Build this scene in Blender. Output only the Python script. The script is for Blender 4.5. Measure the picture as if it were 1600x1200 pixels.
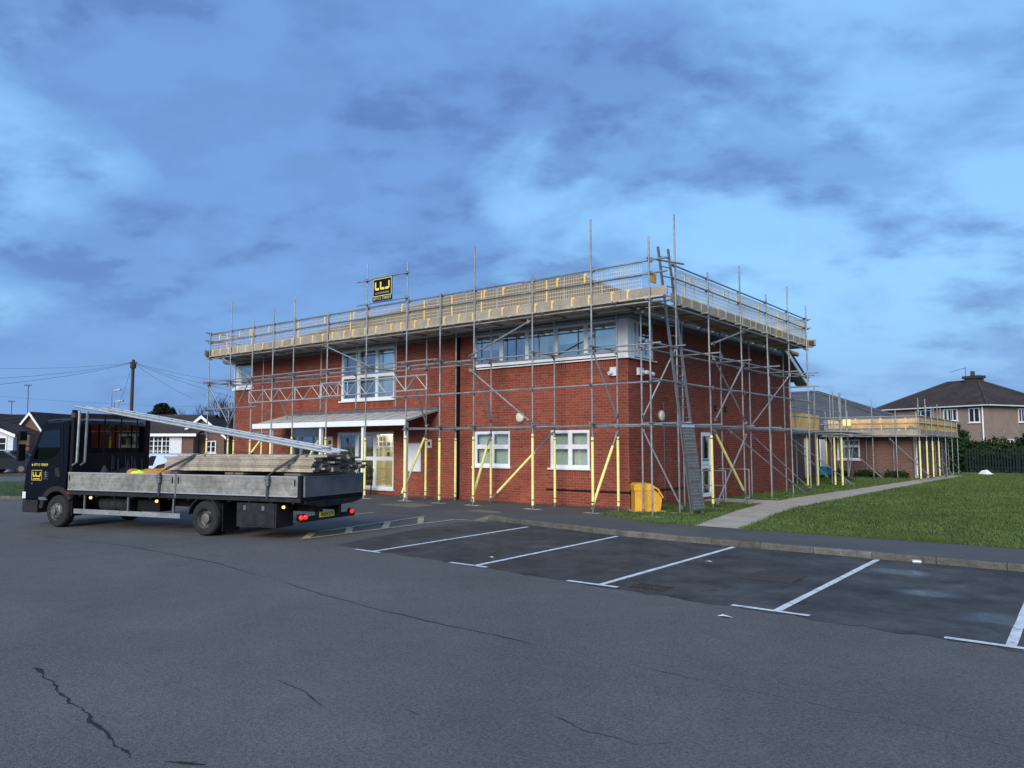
import bpy, bmesh, math, random
import numpy as np
from mathutils import Vector, Matrix
random.seed(7); rng = np.random.default_rng(7)
for o in list(bpy.data.objects): bpy.data.objects.remove(o)
scene = bpy.context.scene
COL = scene.collection
rad = math.radians

# ------------------------------------------------------------------ camera
YAW, PITCH, EYE = rad(38.35), rad(4.68), 1.7
cam_data = bpy.data.cameras.new('camera'); cam = bpy.data.objects.new('camera', cam_data); COL.objects.link(cam)
cam.location = (0, 0, EYE); cam.rotation_euler = (math.pi/2 + PITCH, 0, YAW)
cam_data.sensor_width = 36; cam_data.lens = 1185/1600*36; cam_data.clip_start = .1; cam_data.clip_end = 3000
scene.camera = cam

# ------------------------------------------------------------------ sky, sun, exposure
SUN_EL, SUN_AZ = rad(26), math.atan2(-.95, .30)       # direction towards the sun, x/y
world = bpy.data.worlds.new('World'); scene.world = world; world.use_nodes = True
wn, wl = world.node_tree.nodes, world.node_tree.links
wn.clear()
def W(t, **k):
    n = wn.new(t)
    for a, b in k.items(): setattr(n, a, b)
    return n
sky = W('ShaderNodeTexSky', sky_type='NISHITA', sun_disc=False)
sky.sun_elevation = SUN_EL; sky.sun_rotation = SUN_AZ; sky.air_density = 1.2; sky.dust_density = .6; sky.ozone_density = 3
def wmath(op, a, b=None, c=None):
    n = W('ShaderNodeMath', operation=op)
    for i, s in enumerate((a, b, c)):
        if s is None: continue
        if isinstance(s, (int, float)): n.inputs[i].default_value = s
        else: wl.new(s, n.inputs[i])
    return n.outputs[0]
def wmix(f, a, b, bt='MIX'):
    n = W('ShaderNodeMix', data_type='RGBA', blend_type=bt)
    for s, v in ((n.inputs[0], f), (n.inputs[6], a), (n.inputs[7], b)):
        if isinstance(v, (int, float)): s.default_value = v
        elif isinstance(v, tuple): s.default_value = (*v, 1)
        else: wl.new(v, s)
    return n.outputs[2]
tc = W('ShaderNodeTexCoord'); sep = W('ShaderNodeSeparateXYZ'); wl.new(tc.outputs['Generated'], sep.inputs[0])
zz = wmath('ADD', wmath('MAXIMUM', sep.outputs[2], 0.0), .36)
rotv = W('ShaderNodeVectorRotate', rotation_type='Z_AXIS'); rotv.inputs['Angle'].default_value = -YAW
comb = W('ShaderNodeCombineXYZ')
wl.new(wmath('DIVIDE', sep.outputs[0], zz), comb.inputs[0]); wl.new(wmath('DIVIDE', sep.outputs[1], zz), comb.inputs[1])
wl.new(comb.outputs[0], rotv.inputs['Vector'])
def cloud(scale, off, sx, detail, rough, dist, lo, hi):
    m = W('ShaderNodeMapping'); m.inputs['Location'].default_value = off; m.inputs['Scale'].default_value = (sx, 1, 1)
    m.inputs['Rotation'].default_value = (0, 0, rad(18))
    wl.new(rotv.outputs[0], m.inputs[0])
    n = W('ShaderNodeTexNoise'); n.inputs['Scale'].default_value = scale; n.inputs['Detail'].default_value = detail
    n.inputs['Roughness'].default_value = rough; n.inputs['Distortion'].default_value = dist
    wl.new(m.outputs[0], n.inputs['Vector'])
    r = W('ShaderNodeMapRange', interpolation_type='SMOOTHSTEP'); r.inputs[1].default_value = lo; r.inputs[2].default_value = hi
    wl.new(n.outputs[0], r.inputs[0]); return r.outputs[0]
c1 = cloud(.95, (4.4, 3.3, 0), .9, 12, .53, .3, .46, .56)
c2 = cloud(2.8, (7.7, 2.2, 0), .75, 12, .55, .1, .44, .60)
c3 = cloud(8, (1.2, 4.2, 0), .75, 8, .55, .1, .40, .64)
thick = wmath('MINIMUM', wmath('ADD', wmath('MAXIMUM', wmath('MULTIPLY', c1, .85), wmath('MULTIPLY', c2, .6)), wmath('MULTIPLY', wmath('MULTIPLY', c3, c2), .25)), 1.0)
clear = wmix(1.0, sky.outputs[0], (1.05, 1.12, 1.12), 'MULTIPLY')
clear = wmix(.8, clear, (1.9, 4.1, 7.0))
cl = wmix(wmath('MULTIPLY', wmath('ADD', c2, c3), .5), (1.0, 2.02, 4.6), (.70, 1.36, 3.3))
low = W('ShaderNodeMapRange'); low.inputs[1].default_value = 0; low.inputs[2].default_value = .35; wl.new(sep.outputs[2], low.inputs[0])
low.inputs[3].default_value = .75; low.inputs[4].default_value = .9
col = wmix(wmath('MULTIPLY', thick, low.outputs[0]), clear, cl)
horizon = W('ShaderNodeMapRange', interpolation_type='SMOOTHSTEP'); horizon.inputs[1].default_value = .0; horizon.inputs[2].default_value = .22
horizon.inputs[3].default_value = .7; horizon.inputs[4].default_value = 0; wl.new(sep.outputs[2], horizon.inputs[0])
col = wmix(horizon.outputs[0], col, (1.25, 2.4, 4.75))
bg = W('ShaderNodeBackground'); bg.inputs[1].default_value = .106; wl.new(col, bg.inputs[0])
wo = W('ShaderNodeOutputWorld'); wl.new(bg.outputs[0], wo.inputs[0])

sd = bpy.data.lights.new('sun', 'SUN'); sun = bpy.data.objects.new('sun', sd); COL.objects.link(sun)
sd.energy = 2.6; sd.angle = rad(35); sd.color = (1.0, .94, .86)
sv = Vector((math.cos(SUN_AZ)*math.cos(SUN_EL), math.sin(SUN_AZ)*math.cos(SUN_EL), math.sin(SUN_EL)))
sun.rotation_euler = sv.to_track_quat('Z', 'Y').to_euler()
# Nishita's rotation runs clockwise from +Y
sky.sun_rotation = math.atan2(sv.x, sv.y)
vs = scene.view_settings; vs.view_transform = 'Standard'; vs.look = 'None'; vs.exposure = 0.5; vs.gamma = 1; vs.use_curve_mapping = False

# ------------------------------------------------------------------ materials
def mat(name, color, rough=.8, metal=0., noise=None, bump=None, spec=None, emit=None, estr=0, island=None, coat=0, objrand=0):
    """noise=(scale, amount[, detail]) darkens/lightens by value; bump=(scale,strength)"""
    m = bpy.data.materials.new(name); m.use_nodes = True
    nt = m.node_tree; b = nt.nodes['Principled BSDF']; N, L = nt.nodes, nt.links
    b.inputs['Roughness'].default_value = rough; b.inputs['Metallic'].default_value = metal
    b.inputs['Specular IOR Level'].default_value = spec if spec is not None else (.15 if rough >= .8 else .4); b.inputs['Coat Weight'].default_value = coat
    b.inputs['Base Color'].default_value = (*color, 1)
    co = N.new('ShaderNodeTexCoord').outputs['Object']
    src = None
    def rgbmix(f, a, bb, bt='MIX'):
        n = N.new('ShaderNodeMix'); n.data_type = 'RGBA'; n.blend_type = bt
        for s, v in ((n.inputs[0], f), (n.inputs[6], a), (n.inputs[7], bb)):
            if isinstance(v, (int, float)): s.default_value = v
            elif isinstance(v, tuple): s.default_value = (*v, 1)
            else: L.new(v, s)
        return n.outputs[2]
    if island or objrand:
        g = N.new('ShaderNodeNewGeometry') if island else N.new('ShaderNodeObjectInfo')
        r = N.new('ShaderNodeValToRGB'); L.new(g.outputs['Random Per Island' if island else 'Random'], r.inputs[0])
        cols = island or objrand
        r.color_ramp.elements[0].color = (*cols[0], 1); r.color_ramp.elements[1].color = (*cols[-1], 1)
        for i, c in enumerate(cols[1:-1]):
            e = r.color_ramp.elements.new((i+1)/(len(cols)-1)); e.color = (*c, 1)
        src = r.outputs[0]
    if noise:
        for nz in (noise if isinstance(noise, list) else [noise]):
            t = N.new('ShaderNodeTexNoise'); t.inputs['Scale'].default_value = nz[0]; t.inputs['Detail'].default_value = nz[2] if len(nz) > 2 else 5
            t.inputs['Roughness'].default_value = .65; L.new(co, t.inputs['Vector'])
            mr = N.new('ShaderNodeMapRange'); mr.inputs[1].default_value = .3; mr.inputs[2].default_value = .7
            mr.inputs[3].default_value = 1-nz[1]; mr.inputs[4].default_value = 1+nz[1]; L.new(t.outputs[0], mr.inputs[0])
            cb = N.new('ShaderNodeCombineColor')
            for i in range(3): L.new(mr.outputs[0], cb.inputs[i])
            src = rgbmix(1.0, src if src else color, cb.outputs[0], 'MULTIPLY')
    if src: L.new(src, b.inputs['Base Color'])
    if bump:
        t = N.new('ShaderNodeTexNoise'); t.inputs['Scale'].default_value = bump[0]; t.inputs['Detail'].default_value = 4; L.new(co, t.inputs['Vector'])
        bp = N.new('ShaderNodeBump'); bp.inputs['Strength'].default_value = bump[1]; bp.inputs['Distance'].default_value = .02
        L.new(t.outputs[0], bp.inputs['Height']); L.new(bp.outputs[0], b.inputs['Normal'])
    if emit: b.inputs['Emission Color'].default_value = (*emit, 1); b.inputs['Emission Strength'].default_value = estr
    return m
def glass_mat(name, tint, refl=.25, rough=.02):
    m = bpy.data.materials.new(name); m.use_nodes = True; N, L = m.node_tree.nodes, m.node_tree.links; N.clear()
    g = N.new('ShaderNodeBsdfGlossy'); g.inputs['Roughness'].default_value = rough; g.inputs['Color'].default_value = (.95, .97, 1, 1)
    t = N.new('ShaderNodeBsdfTransparent'); t.inputs[0].default_value = (*tint, 1)
    lw = N.new('ShaderNodeLayerWeight'); lw.inputs[0].default_value = .25
    mr = N.new('ShaderNodeMapRange'); mr.inputs[3].default_value = refl; mr.inputs[4].default_value = .95; L.new(lw.outputs['Fresnel'], mr.inputs[0])
    mx = N.new('ShaderNodeMixShader'); L.new(mr.outputs[0], mx.inputs[0]); L.new(t.outputs[0], mx.inputs[1]); L.new(g.outputs[0], mx.inputs[2])
    o = N.new('ShaderNodeOutputMaterial'); L.new(mx.outputs[0], o.inputs[0]); return m

BRICKS = [(.27,.059,.034), (.24,.050,.030), (.295,.067,.038), (.205,.045,.030), (.27,.064,.039), (.315,.082,.048)]
M = dict(
  brick=mat('brick', (.28,.06,.04), .85, noise=[(.45,.16),(14,.2),(90,.25)], bump=(120,.25), island=BRICKS),
  brick_one=mat('brick_single', (.28,.06,.04), .85, noise=[(14,.22),(90,.25)], bump=(120,.25), objrand=BRICKS),
  mortar=mat('mortar', (.25,.145,.11), .95, noise=(30,.2)),
  white=mat('upvc_white', (.78,.79,.80), .35, noise=(6,.06)),
  white_wall=mat('white_render', (.62,.64,.66), .9, noise=(5,.1)),
  glass=glass_mat('window_glass', (.88,.92,.9), .26),
  glass_low=glass_mat('clear_glass', (.88,.92,.90), .07),
  glass_dark=glass_mat('dark_glass', (.05,.06,.065), .05),
  steel=mat('galvanised_steel', (.30,.31,.31), .5, .5, noise=[(1.1,.3),(9,.25),(60,.15)]),
  steel_dark=mat('weathered_steel', (.17,.18,.19), .55, .5, noise=(12,.3)),
  alu=mat('aluminium', (.48,.50,.51), .42, .5, noise=(10,.12)),
  coupler=mat('coupler_steel', (.15,.15,.145), .55, .6, noise=(20,.3)),
  sleeve=mat('yellow_foam_sleeve', (.88,.81,.28), .7, noise=[(8,.1),(1.5,.12)]),
  hook=mat('yellow_clip', (.85,.55,.18), .6, noise=(8,.15)),
  board=mat('scaffold_board', (.40,.345,.265), .9, noise=[(3,.35),(40,.25)], bump=(60,.3), objrand=[(.40,.345,.26),(.48,.42,.33),(.31,.27,.22),(.42,.35,.25)]),
  board_end=mat('board_end', (.16,.135,.11), .95, noise=(30,.4)),
  toe=mat('toe_board', (.34,.30,.25), .9, noise=[(2,.25),(30,.25)], objrand=[(.34,.295,.235),(.28,.245,.205),(.36,.31,.235)]),
  ply=mat('orange_plywood', (.72,.40,.10), .75, noise=[(2.5,.3),(25,.25)], objrand=[(.74,.40,.09),(.80,.50,.15),(.66,.36,.11)]),
  roof=mat('roof_tile_tan', (.21,.14,.062), .9, noise=[(1.2,.25),(12,.25)]),
  slate=mat('roof_grey', (.085,.09,.10), .8, noise=[(1.5,.2),(15,.2)]),
  tile_dark=mat('roof_tile_brown', (.055,.045,.042), .9, noise=[(.8,.3),(7,.3)]),
  asphalt=mat('asphalt', (.118,.114,.110), .9, noise=[(.13,.14),(.55,.10),(3.5,.06),(38,.3,3),(110,.4,2)], bump=(110,.5)),
  concrete=mat('concrete_path', (.40,.345,.275), .9, noise=[(1.3,.18),(40,.15)], bump=(60,.2)),
  pave=mat('pavement_tarmac', (.095,.092,.09), .85, noise=[(.6,.15),(60,.35,3)], bump=(120,.3)),
  pad=mat('worn_patch', (.19,.16,.13), .9, noise=[(3,.3),(50,.3)]),
  kerb=mat('kerb_concrete', (.11,.105,.09), .9, noise=[(4,.35),(40,.3)], bump=(50,.3), objrand=[(.12,.115,.10),(.095,.09,.078),(.14,.13,.11)]),
  line_white=mat('road_paint_white', (.62,.63,.64), .7, noise=[(6,.18),(60,.22)]),
  line_yellow=mat('road_paint_yellow', (.46,.39,.25), .75, noise=[(5,.2),(60,.3)]),
  crack=mat('crack_dark', (.030,.030,.030), .95),
  soil=mat('lawn_soil', (.048,.070,.022), .95, noise=[(.25,.35),(1.5,.3),(40,.4)]),
  grass=mat('grass_blade', (.05,.10,.02), .8, spec=.1, noise=[(.22,.25),(1.4,.25)], island=[(.062,.104,.027),(.092,.140,.038),(.07,.115,.031),(.13,.14,.055)]),
  leaf=mat('hedge_leaf', (.02,.04,.012), .8, island=[(.012,.028,.010),(.022,.045,.015),(.03,.055,.018)]),
  leaf_dark=mat('evergreen_leaf', (.012,.02,.01), .85, island=[(.006,.011,.006),(.012,.02,.010),(.018,.028,.013)]),
  bark=mat('bark', (.045,.038,.032), .95, noise=(8,.3)),
  black=mat('black_plastic', (.008,.008,.009), .5, spec=.2),
  rubber=mat('tyre_rubber', (.028,.028,.030), .85, spec=.15, noise=(14,.3), bump=(60,.2)),
  truckpaint=mat('black_truck_paint', (.004,.005,.009), .32, spec=.16, noise=(5,.2)),
  truckgrey=mat('grime_black', (.024,.024,.027), .75, spec=.15, noise=[(6,.4),(40,.3)]),
  dropside=mat('aluminium_dropside', (.235,.224,.203), .6, .05, noise=[(1.3,.4),(7,.35),(50,.2)]),
  tailgrey=mat('tailboard_grey', (.125,.122,.12), .65, .0, noise=[(3,.25),(30,.2)]),
  rim=mat('wheel_rim', (.16,.155,.145), .55, .5, noise=(12,.4)),
  plate_grey=mat('guard_plate', (.10,.10,.10), .6, noise=(12,.3)),
  bin=mat('grit_bin_yellow', (.70,.36,.03), .5, noise=[(3,.15),(25,.12)]),
  sack=mat('orange_sack', (.42,.20,.05), .85, noise=[(10,.35),(60,.3)]),
  hivis=mat('hivis_yellow', (.55,.85,.05), .7, noise=(10,.2)),
  logo=mat('logo_yellow', (.85,.66,.10), .5),
  signblack=mat('sign_black', (.006,.006,.010), .5, spec=.15),
  textgrey=mat('sign_text_pale', (.55,.55,.45), .5),
  red_lamp=mat('red_lamp', (.6,.02,.02), .3, emit=(1,.03,.02), estr=.6),
  amber=mat('amber_lamp', (.8,.35,.05), .3, emit=(1,.55,.15), estr=1.6),
  red_lens=mat('red_lens', (.25,.02,.015), .3),
  headlamp=mat('headlamp', (.7,.7,.68), .15),
  plate=mat('plate_yellow', (.75,.55,.06), .4),
  canopy=mat('canopy_sheet', (.50,.50,.48), .5, noise=[(2,.1),(12,.1)]),
  interior=mat('room_wall', (.42,.44,.43), .9),
  blind=mat('vertical_blind', (.70,.73,.68), .9),
  cream=mat('cream_wall', (.72,.66,.50), .9),
  lamp=mat('ceiling_lamp', (1,1,1), .5, emit=(1,.86,.58), estr=9),
  cream_lit=mat('light_cover', (.72,.66,.50), .5),
  wood=mat('pole_wood', (.07,.055,.04), .9, noise=(6,.3)),
  render=mat('pebbledash', (.25,.19,.155), .95, noise=[(2,.12),(40,.2)]),
  farbrick=None, wire=mat('wire', (.02,.02,.022), .6),
  mesh=mat('brick_guard_wire', (.62,.58,.50), .6),
  teal=mat('teal_plastic', (.02,.22,.33), .5), paper=mat('paper', (.7,.71,.72), .8, noise=(20,.1)),
  poster_r=mat('poster_red', (.6,.08,.05), .7), poster_d=mat('poster_dark', (.05,.06,.08), .7),
  fence=mat('fence_green', (.006,.018,.017), .6, spec=.15, noise=(6,.2)),
  carwhite=mat('car_white', (.55,.66,.80), .25, coat=.5), cardark=mat('car_dark', (.02,.021,.025), .25, coat=.5),
  iron=mat('cast_iron', (.06,.045,.038), .7, .3, noise=(20,.4)),
  brass=mat('strap_grey', (.045,.048,.06), .8),
)
def farbrick():
    m = bpy.data.materials.new('far_brick'); m.use_nodes = True; N, L = m.node_tree.nodes, m.node_tree.links; b = N['Principled BSDF']; b.inputs['Roughness'].default_value = .9
    tcn = N.new('ShaderNodeTexCoord'); s = N.new('ShaderNodeSeparateXYZ'); L.new(tcn.outputs['Object'], s.inputs[0])
    a = N.new('ShaderNodeMath'); a.operation = 'ADD'; L.new(s.outputs[0], a.inputs[0]); L.new(s.outputs[1], a.inputs[1])
    c = N.new('ShaderNodeCombineXYZ'); L.new(a.outputs[0], c.inputs[0]); L.new(s.outputs[2], c.inputs[1])
    t = N.new('ShaderNodeTexBrick'); t.inputs['Scale'].default_value = 1; t.inputs['Brick Width'].default_value = .225; t.inputs['Row Height'].default_value = .075
    t.inputs['Mortar Size'].default_value = .008; t.inputs['Color1'].default_value = (.15,.062,.042,1); t.inputs['Color2'].default_value = (.11,.05,.038,1); t.inputs['Mortar'].default_value = (.17,.14,.12,1)
    L.new(c.outputs[0], t.inputs['Vector']); L.new(t.outputs[0], b.inputs['Base Color']); return m
M['farbrick'] = farbrick()

# bay tarmac: dark, damp in places
def bay_mat():
    m = mat('bay_tarmac', (.064,.061,.059), .8, noise=[(.45,.35),(1.6,.38),(6,.2),(60,.35,3)], bump=(130,.3))
    N, L = m.node_tree.nodes, m.node_tree.links; b = N['Principled BSDF']
    co = N.new('ShaderNodeTexCoord').outputs['Object']
    tot = None
    for (x, y, sx, sy) in ((-.95, 9.45, .55, .42), (-2.5, 12.1, .5, .4), (-1.9, 10.6, .45, .3)):
        mp = N.new('ShaderNodeMapping'); mp.vector_type = 'POINT'
        mp.inputs['Location'].default_value = (-x/sx, -y/sy, 0); mp.inputs['Scale'].default_value = (1/sx, 1/sy, 0)
        L.new(co, mp.inputs[0]); nz = N.new('ShaderNodeTexNoise'); nz.inputs['Scale'].default_value = 3; L.new(co, nz.inputs['Vector'])
        ln = N.new('ShaderNodeVectorMath'); ln.operation = 'LENGTH'; L.new(mp.outputs[0], ln.inputs[0])
        ad = N.new('ShaderNodeMath'); ad.operation = 'ADD'; L.new(ln.outputs['Value'], ad.inputs[0]); L.new(nz.outputs[0], ad.inputs[1])
        mr = N.new('ShaderNodeMapRange'); mr.interpolation_type = 'SMOOTHSTEP'; mr.inputs[1].default_value = .6; mr.inputs[2].default_value = 1.6
        mr.inputs[3].default_value = 1; mr.inputs[4].default_value = 0; L.new(ad.outputs[0], mr.inputs[0])
        if tot is None: tot = mr.outputs[0]
        else:
            mx = N.new('ShaderNodeMath'); mx.operation = 'MAXIMUM'; L.new(tot, mx.inputs[0]); L.new(mr.outputs[0], mx.inputs[1]); tot = mx.outputs[0]
    rr = N.new('ShaderNodeMapRange'); rr.inputs[3].default_value = .72; rr.inputs[4].default_value = .07; L.new(tot, rr.inputs[0]); L.new(rr.outputs[0], b.inputs['Roughness'])
    return m
M['bay'] = bay_mat()
def worn_paint(key, under, lo, hi):
    m = M[key]; N, L = m.node_tree.nodes, m.node_tree.links; b = N['Principled BSDF']; src = b.inputs['Base Color'].links[0].from_socket
    co = N.new('ShaderNodeTexCoord').outputs['Object']; t = N.new('ShaderNodeTexNoise'); t.inputs['Scale'].default_value = 9; t.inputs['Detail'].default_value = 8; t.inputs['Roughness'].default_value = .75; L.new(co, t.inputs['Vector'])
    r = N.new('ShaderNodeMapRange'); r.inputs[1].default_value = lo; r.inputs[2].default_value = hi; L.new(t.outputs[0], r.inputs[0])
    x = N.new('ShaderNodeMix'); x.data_type = 'RGBA'; L.new(r.outputs[0], x.inputs[0]); x.inputs[6].default_value = (*under, 1); L.new(src, x.inputs[7]); L.new(x.outputs[2], b.inputs['Base Color'])
worn_paint('line_white', (.06,.06,.06), .34, .46); worn_paint('line_yellow', (.09,.085,.075), .32, .50)

# ------------------------------------------------------------------ mesh helpers
class MB:
    """collects shapes; T maps local to world"""
    def __init__(s, T=None): s.v = []; s.f = []; s.mi = []; s.T = T; s.cur = 0
    def add(s, vs, fs):
        n = len(s.v)
        s.v += [tuple(s.T @ Vector(p)) for p in vs] if s.T is not None else [tuple(p) for p in vs]
        s.f += [tuple(i+n for i in f) for f in fs]; s.mi += [s.cur]*len(fs); return s
    def box(s, a, b):
        x0, y0, z0 = a; x1, y1, z1 = b
        return s.add([(x0,y0,z0),(x1,y0,z0),(x1,y1,z0),(x0,y1,z0),(x0,y0,z1),(x1,y0,z1),(x1,y1,z1),(x0,y1,z1)],
                     [(0,3,2,1),(4,5,6,7),(0,1,5,4),(1,2,6,5),(2,3,7,6),(3,0,4,7)])
    def tube(s, p, q, r, n=8, r2=None, caps=True):
        p, q = Vector(p), Vector(q); d = (q-p).normalized(); r2 = r if r2 is None else r2
        a = d.orthogonal().normalized(); b = d.cross(a); vs = []
        for c, rr in ((p, r), (q, r2)):
            for i in range(n):
                t = 2*math.pi*i/n; vs.append(c + (a*math.cos(t)+b*math.sin(t))*rr)
        fs = [(i, (i+1) % n, n+(i+1) % n, n+i) for i in range(n)]
        if caps: fs += [tuple(range(n-1, -1, -1)), tuple(range(n, 2*n))]
        return s.add(vs, fs)
    def path(s, pts, r, n=6):
        for a, b in zip(pts, pts[1:]): s.tube(a, b, r, n)
        return s
    def prism(s, poly, fn, d0, d1):
        """poly 2-D points, fn(a,b,d) -> 3-D"""
        n = len(poly); vs = [fn(a, b, d0) for a, b in poly] + [fn(a, b, d1) for a, b in poly]
        return s.add(vs, [tuple(range(n-1, -1, -1)), tuple(range(n, 2*n))] + [(i, (i+1) % n, n+(i+1) % n, n+i) for i in range(n)])
    def lathe(s, prof, c, axis, n=24):
        """prof: (r, h) along axis from c"""
        c = Vector(c); d = Vector(axis).normalized(); a = d.orthogonal().normalized(); b = d.cross(a); vs = []
        for r, h in prof:
            for i in range(n):
                t = 2*math.pi*i/n; vs.append(c + d*h + (a*math.cos(t)+b*math.sin(t))*r)
        fs = [(k*n+i, k*n+(i+1) % n, (k+1)*n+(i+1) % n, (k+1)*n+i) for k in range(len(prof)-1) for i in range(n)]
        return s.add(vs, fs)
    def beam(s, p, q, w, h, up=(0,0,1)):
        p, q = Vector(p), Vector(q); d = (q-p).normalized(); u = Vector(up); sx = d.cross(u).normalized()*(w/2); uz = sx.normalized().cross(d)*(h/2)
        vs = [c+sg*sx+sh*uz for c in (p, q) for sg, sh in ((-1,-1),(1,-1),(1,1),(-1,1))]
        return s.add(vs, [(0,1,2,3),(7,6,5,4),(0,4,5,1),(1,5,6,2),(2,6,7,3),(3,7,4,0)])
    def poly(s, pts): return s.add(pts, [tuple(range(len(pts)))])
    def mesh(s, name, mats, smooth=False):
        me = bpy.data.meshes.new(name); me.from_pydata(s.v, [], s.f)
        for m in (mats if isinstance(mats, (list, tuple)) else [mats]): me.materials.append(M[m] if isinstance(m, str) else m)
        if max(s.mi, default=0): me.polygons.foreach_set('material_index', s.mi)
        bm = bmesh.new(); bm.from_mesh(me); bmesh.ops.recalc_face_normals(bm, faces=bm.faces); bm.to_mesh(me); bm.free()
        if smooth:
            me.polygons.foreach_set('use_smooth', [True]*len(me.polygons))
            try: me.set_sharp_from_angle(angle=rad(35))
            except Exception: pass
        me.update(); return me
    def build(s, name, mats, parent=None, smooth=False):
        return link(name, s.mesh(name, mats, smooth), parent)
ROOT = {}
def link(name, me, parent=None, Mx=None):
    o = bpy.data.objects.new(name, me); COL.objects.link(o)
    Mx = Mx or Matrix.Identity(4)
    if parent is not None:
        o.parent = parent
        if parent.name in ROOT: Mx = ROOT[parent.name] @ Mx
    o.matrix_local = Mx
    return o
def tag(o, label=None, cat=None, group=None, kind=None):
    if label: o['label'] = label
    if cat: o['category'] = cat
    if group: o['group'] = group
    if kind: o['kind'] = kind
    return o
def thing(name, label, cat, loc=(0,0,0), rotz=0, group=None, local=False):
    """Empty at the thing's base; parts given in world coordinates unless local"""
    o = bpy.data.objects.new(name, None); COL.objects.link(o); o.empty_display_size = .2
    Mw = Matrix.Translation(Vector(loc)) @ Matrix.Rotation(rotz, 4, 'Z'); o.matrix_local = Mw
    if not local: ROOT[o.name] = Mw.inverted()
    return tag(o, label, cat, group)
def text_mesh(txt, size, align='CENTER'):
    cu = bpy.data.curves.new('text', 'FONT'); cu.body = txt; cu.size = size; cu.align_x = align; cu.align_y = 'CENTER'; cu.extrude = .002
    ob = bpy.data.objects.new('text', cu); COL.objects.link(ob)
    dg = bpy.context.evaluated_depsgraph_get(); me = bpy.data.meshes.new_from_object(ob.evaluated_get(dg))
    bpy.data.objects.remove(ob); return me
def basis(o, ux, uy, uz):
    return Matrix(((ux[0],uy[0],uz[0],o[0]),(ux[1],uy[1],uz[1],o[1]),(ux[2],uy[2],uz[2],o[2]),(0,0,0,1)))
CR = Vector((math.cos(YAW), math.sin(YAW), 0)); CF = Vector((-math.sin(YAW), math.cos(YAW), 0))
def pix(px, py, dep):
    """point seen at a photo pixel, at a horizontal distance along the view"""
    fh = CF*math.cos(PITCH)+Vector((0,0,math.sin(PITCH))); up = -CF*math.sin(PITCH)+Vector((0,0,math.cos(PITCH)))
    r = fh*1185+CR*(px-800)-up*(py-600); return Vector((0,0,EYE))+r*(dep/(r.dot(CF)))
# ------------------------------------------------------------------ ground, car park, pavement, lawn
CP = -.1      # car park level; pavement and lawn are 0
def sheet(name, pts, z, m, parent=None, label=None):
    b = MB(); b.poly([(x, y, z) for x, y in pts]); o = b.build(name, m, parent)
    if parent is None: o['kind'] = 'structure'
    return o
sheet('ground', [(-900,-900),(900,-900),(900,900),(-900,900)], -.16, 'soil')
carpark = sheet('car_park', [(-27.2,2.0),(-24,-9),(-20,-40),(40,-40),(40,13.35),(-1,13.35),(-7.4,13.5),(-9.5,13.87),(-12.1,14.48),(-12.1,14.6),(-33,14.6),(-31.5,14.0)], CP, 'asphalt')
def jag(a, b, n, amp):
    return [(a[0]+(b[0]-a[0])*i/n+random.uniform(-amp,amp), a[1]+(b[1]-a[1])*i/n+random.uniform(-amp,amp)) for i in range(n)]
near = jag((-11.2,9.05),(-8.1,8.78),26,.06)+jag((-8.1,8.78),(-5.6,8.5),22,.05)+jag((-5.6,8.5),(-3.3,8.36),20,.06)+jag((-3.3,8.36),(4,7.7),46,.06)
sheet('parking_bay_surface', near+[(4,13.3),(-1.1,13.28),(-7.4,13.43),(-9.45,13.8),(-11.9,14.3),(-12.3,13.4),(-11.9,11.5)], CP+.004, 'bay')
# pavement slab with kerb stones
kerb_line = [(-12.15,14.42),(-11.72,14.2),(-10.6,13.97),(-9.45,13.75),(-8.4,13.52),(-7.37,13.38),(-5.5,13.31),(-3.75,13.27),(-1.1,13.21),(9,13.1)]
pav = MB()
pav.poly([(x, y+.14, 0) for x, y in kerb_line]+[(9,15.2,0),(-1.26,15.25,0),(-8.3,15.35,0),(-10.2,16.4,0),(-10.2,18.3,0),(-31,18.3,0),(-31,14.9,0),(-12.3,14.9,0)])
pav.poly([(-31,14.9,0),(-31,14.1,CP+.002),(-12.35,14.1,CP+.002),(-12.3,14.9,0)])          # dropped edge in front of the entrance
pav.poly([(-31,18.3,0),(-31,14.9,0),(-36,15,-.1),(-36,18.3,-.1)])
pavement = tag(pav.build('pavement', 'pave'), kind='structure')
def along(line, step):
    P = [Vector((x, y, 0)) for x, y in line]; out = []; seg = 0; pos = P[0].copy(); out.append(pos.copy()); need = step
    while seg < len(P)-1:
        d = P[seg+1]-pos; L = d.length
        if L < need: need -= L; pos = P[seg+1].copy(); seg += 1
        else: pos = pos+d.normalized()*need; out.append(pos.copy()); need = step
    return out
ks = along(kerb_line, .915)
for a, b in zip(ks, ks[1:]):
    d = (b-a).normalized(); nrm = Vector((-d.y, d.x, 0)); dz = random.uniform(-.004,.004)
    T = basis(a+d*.005, d, nrm, Vector((0,0,1))); k = MB(T); L = (b-a).length-.01
    k.prism([(0,-.14),(0,-.012+dz),(.02,.008+dz),(.14,.008+dz),(.14,-.14)], lambda p, q, t: (t, p, q), 0, L)
    k.build('kerbstone', 'kerb', pavement)
b = MB(); b.poly([(-12.35,14.1,CP+.002),(-12.14,14.40,CP+.002),(-12.14,14.58,.002),(-12.3,14.9,.002)]); b.build('ramp_corner', 'pad', pavement)
for pts in ([(-17.1,15.05),(-16.5,16.1),(-15.4,15.9),(-15.3,14.95),(-16.1,14.95)], [(-13.4,14.95),(-13.45,15.6),(-12.5,15.4),(-12.25,14.95)]):
    sheet('worn_patch', pts, .004, 'pad', pavement)
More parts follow.
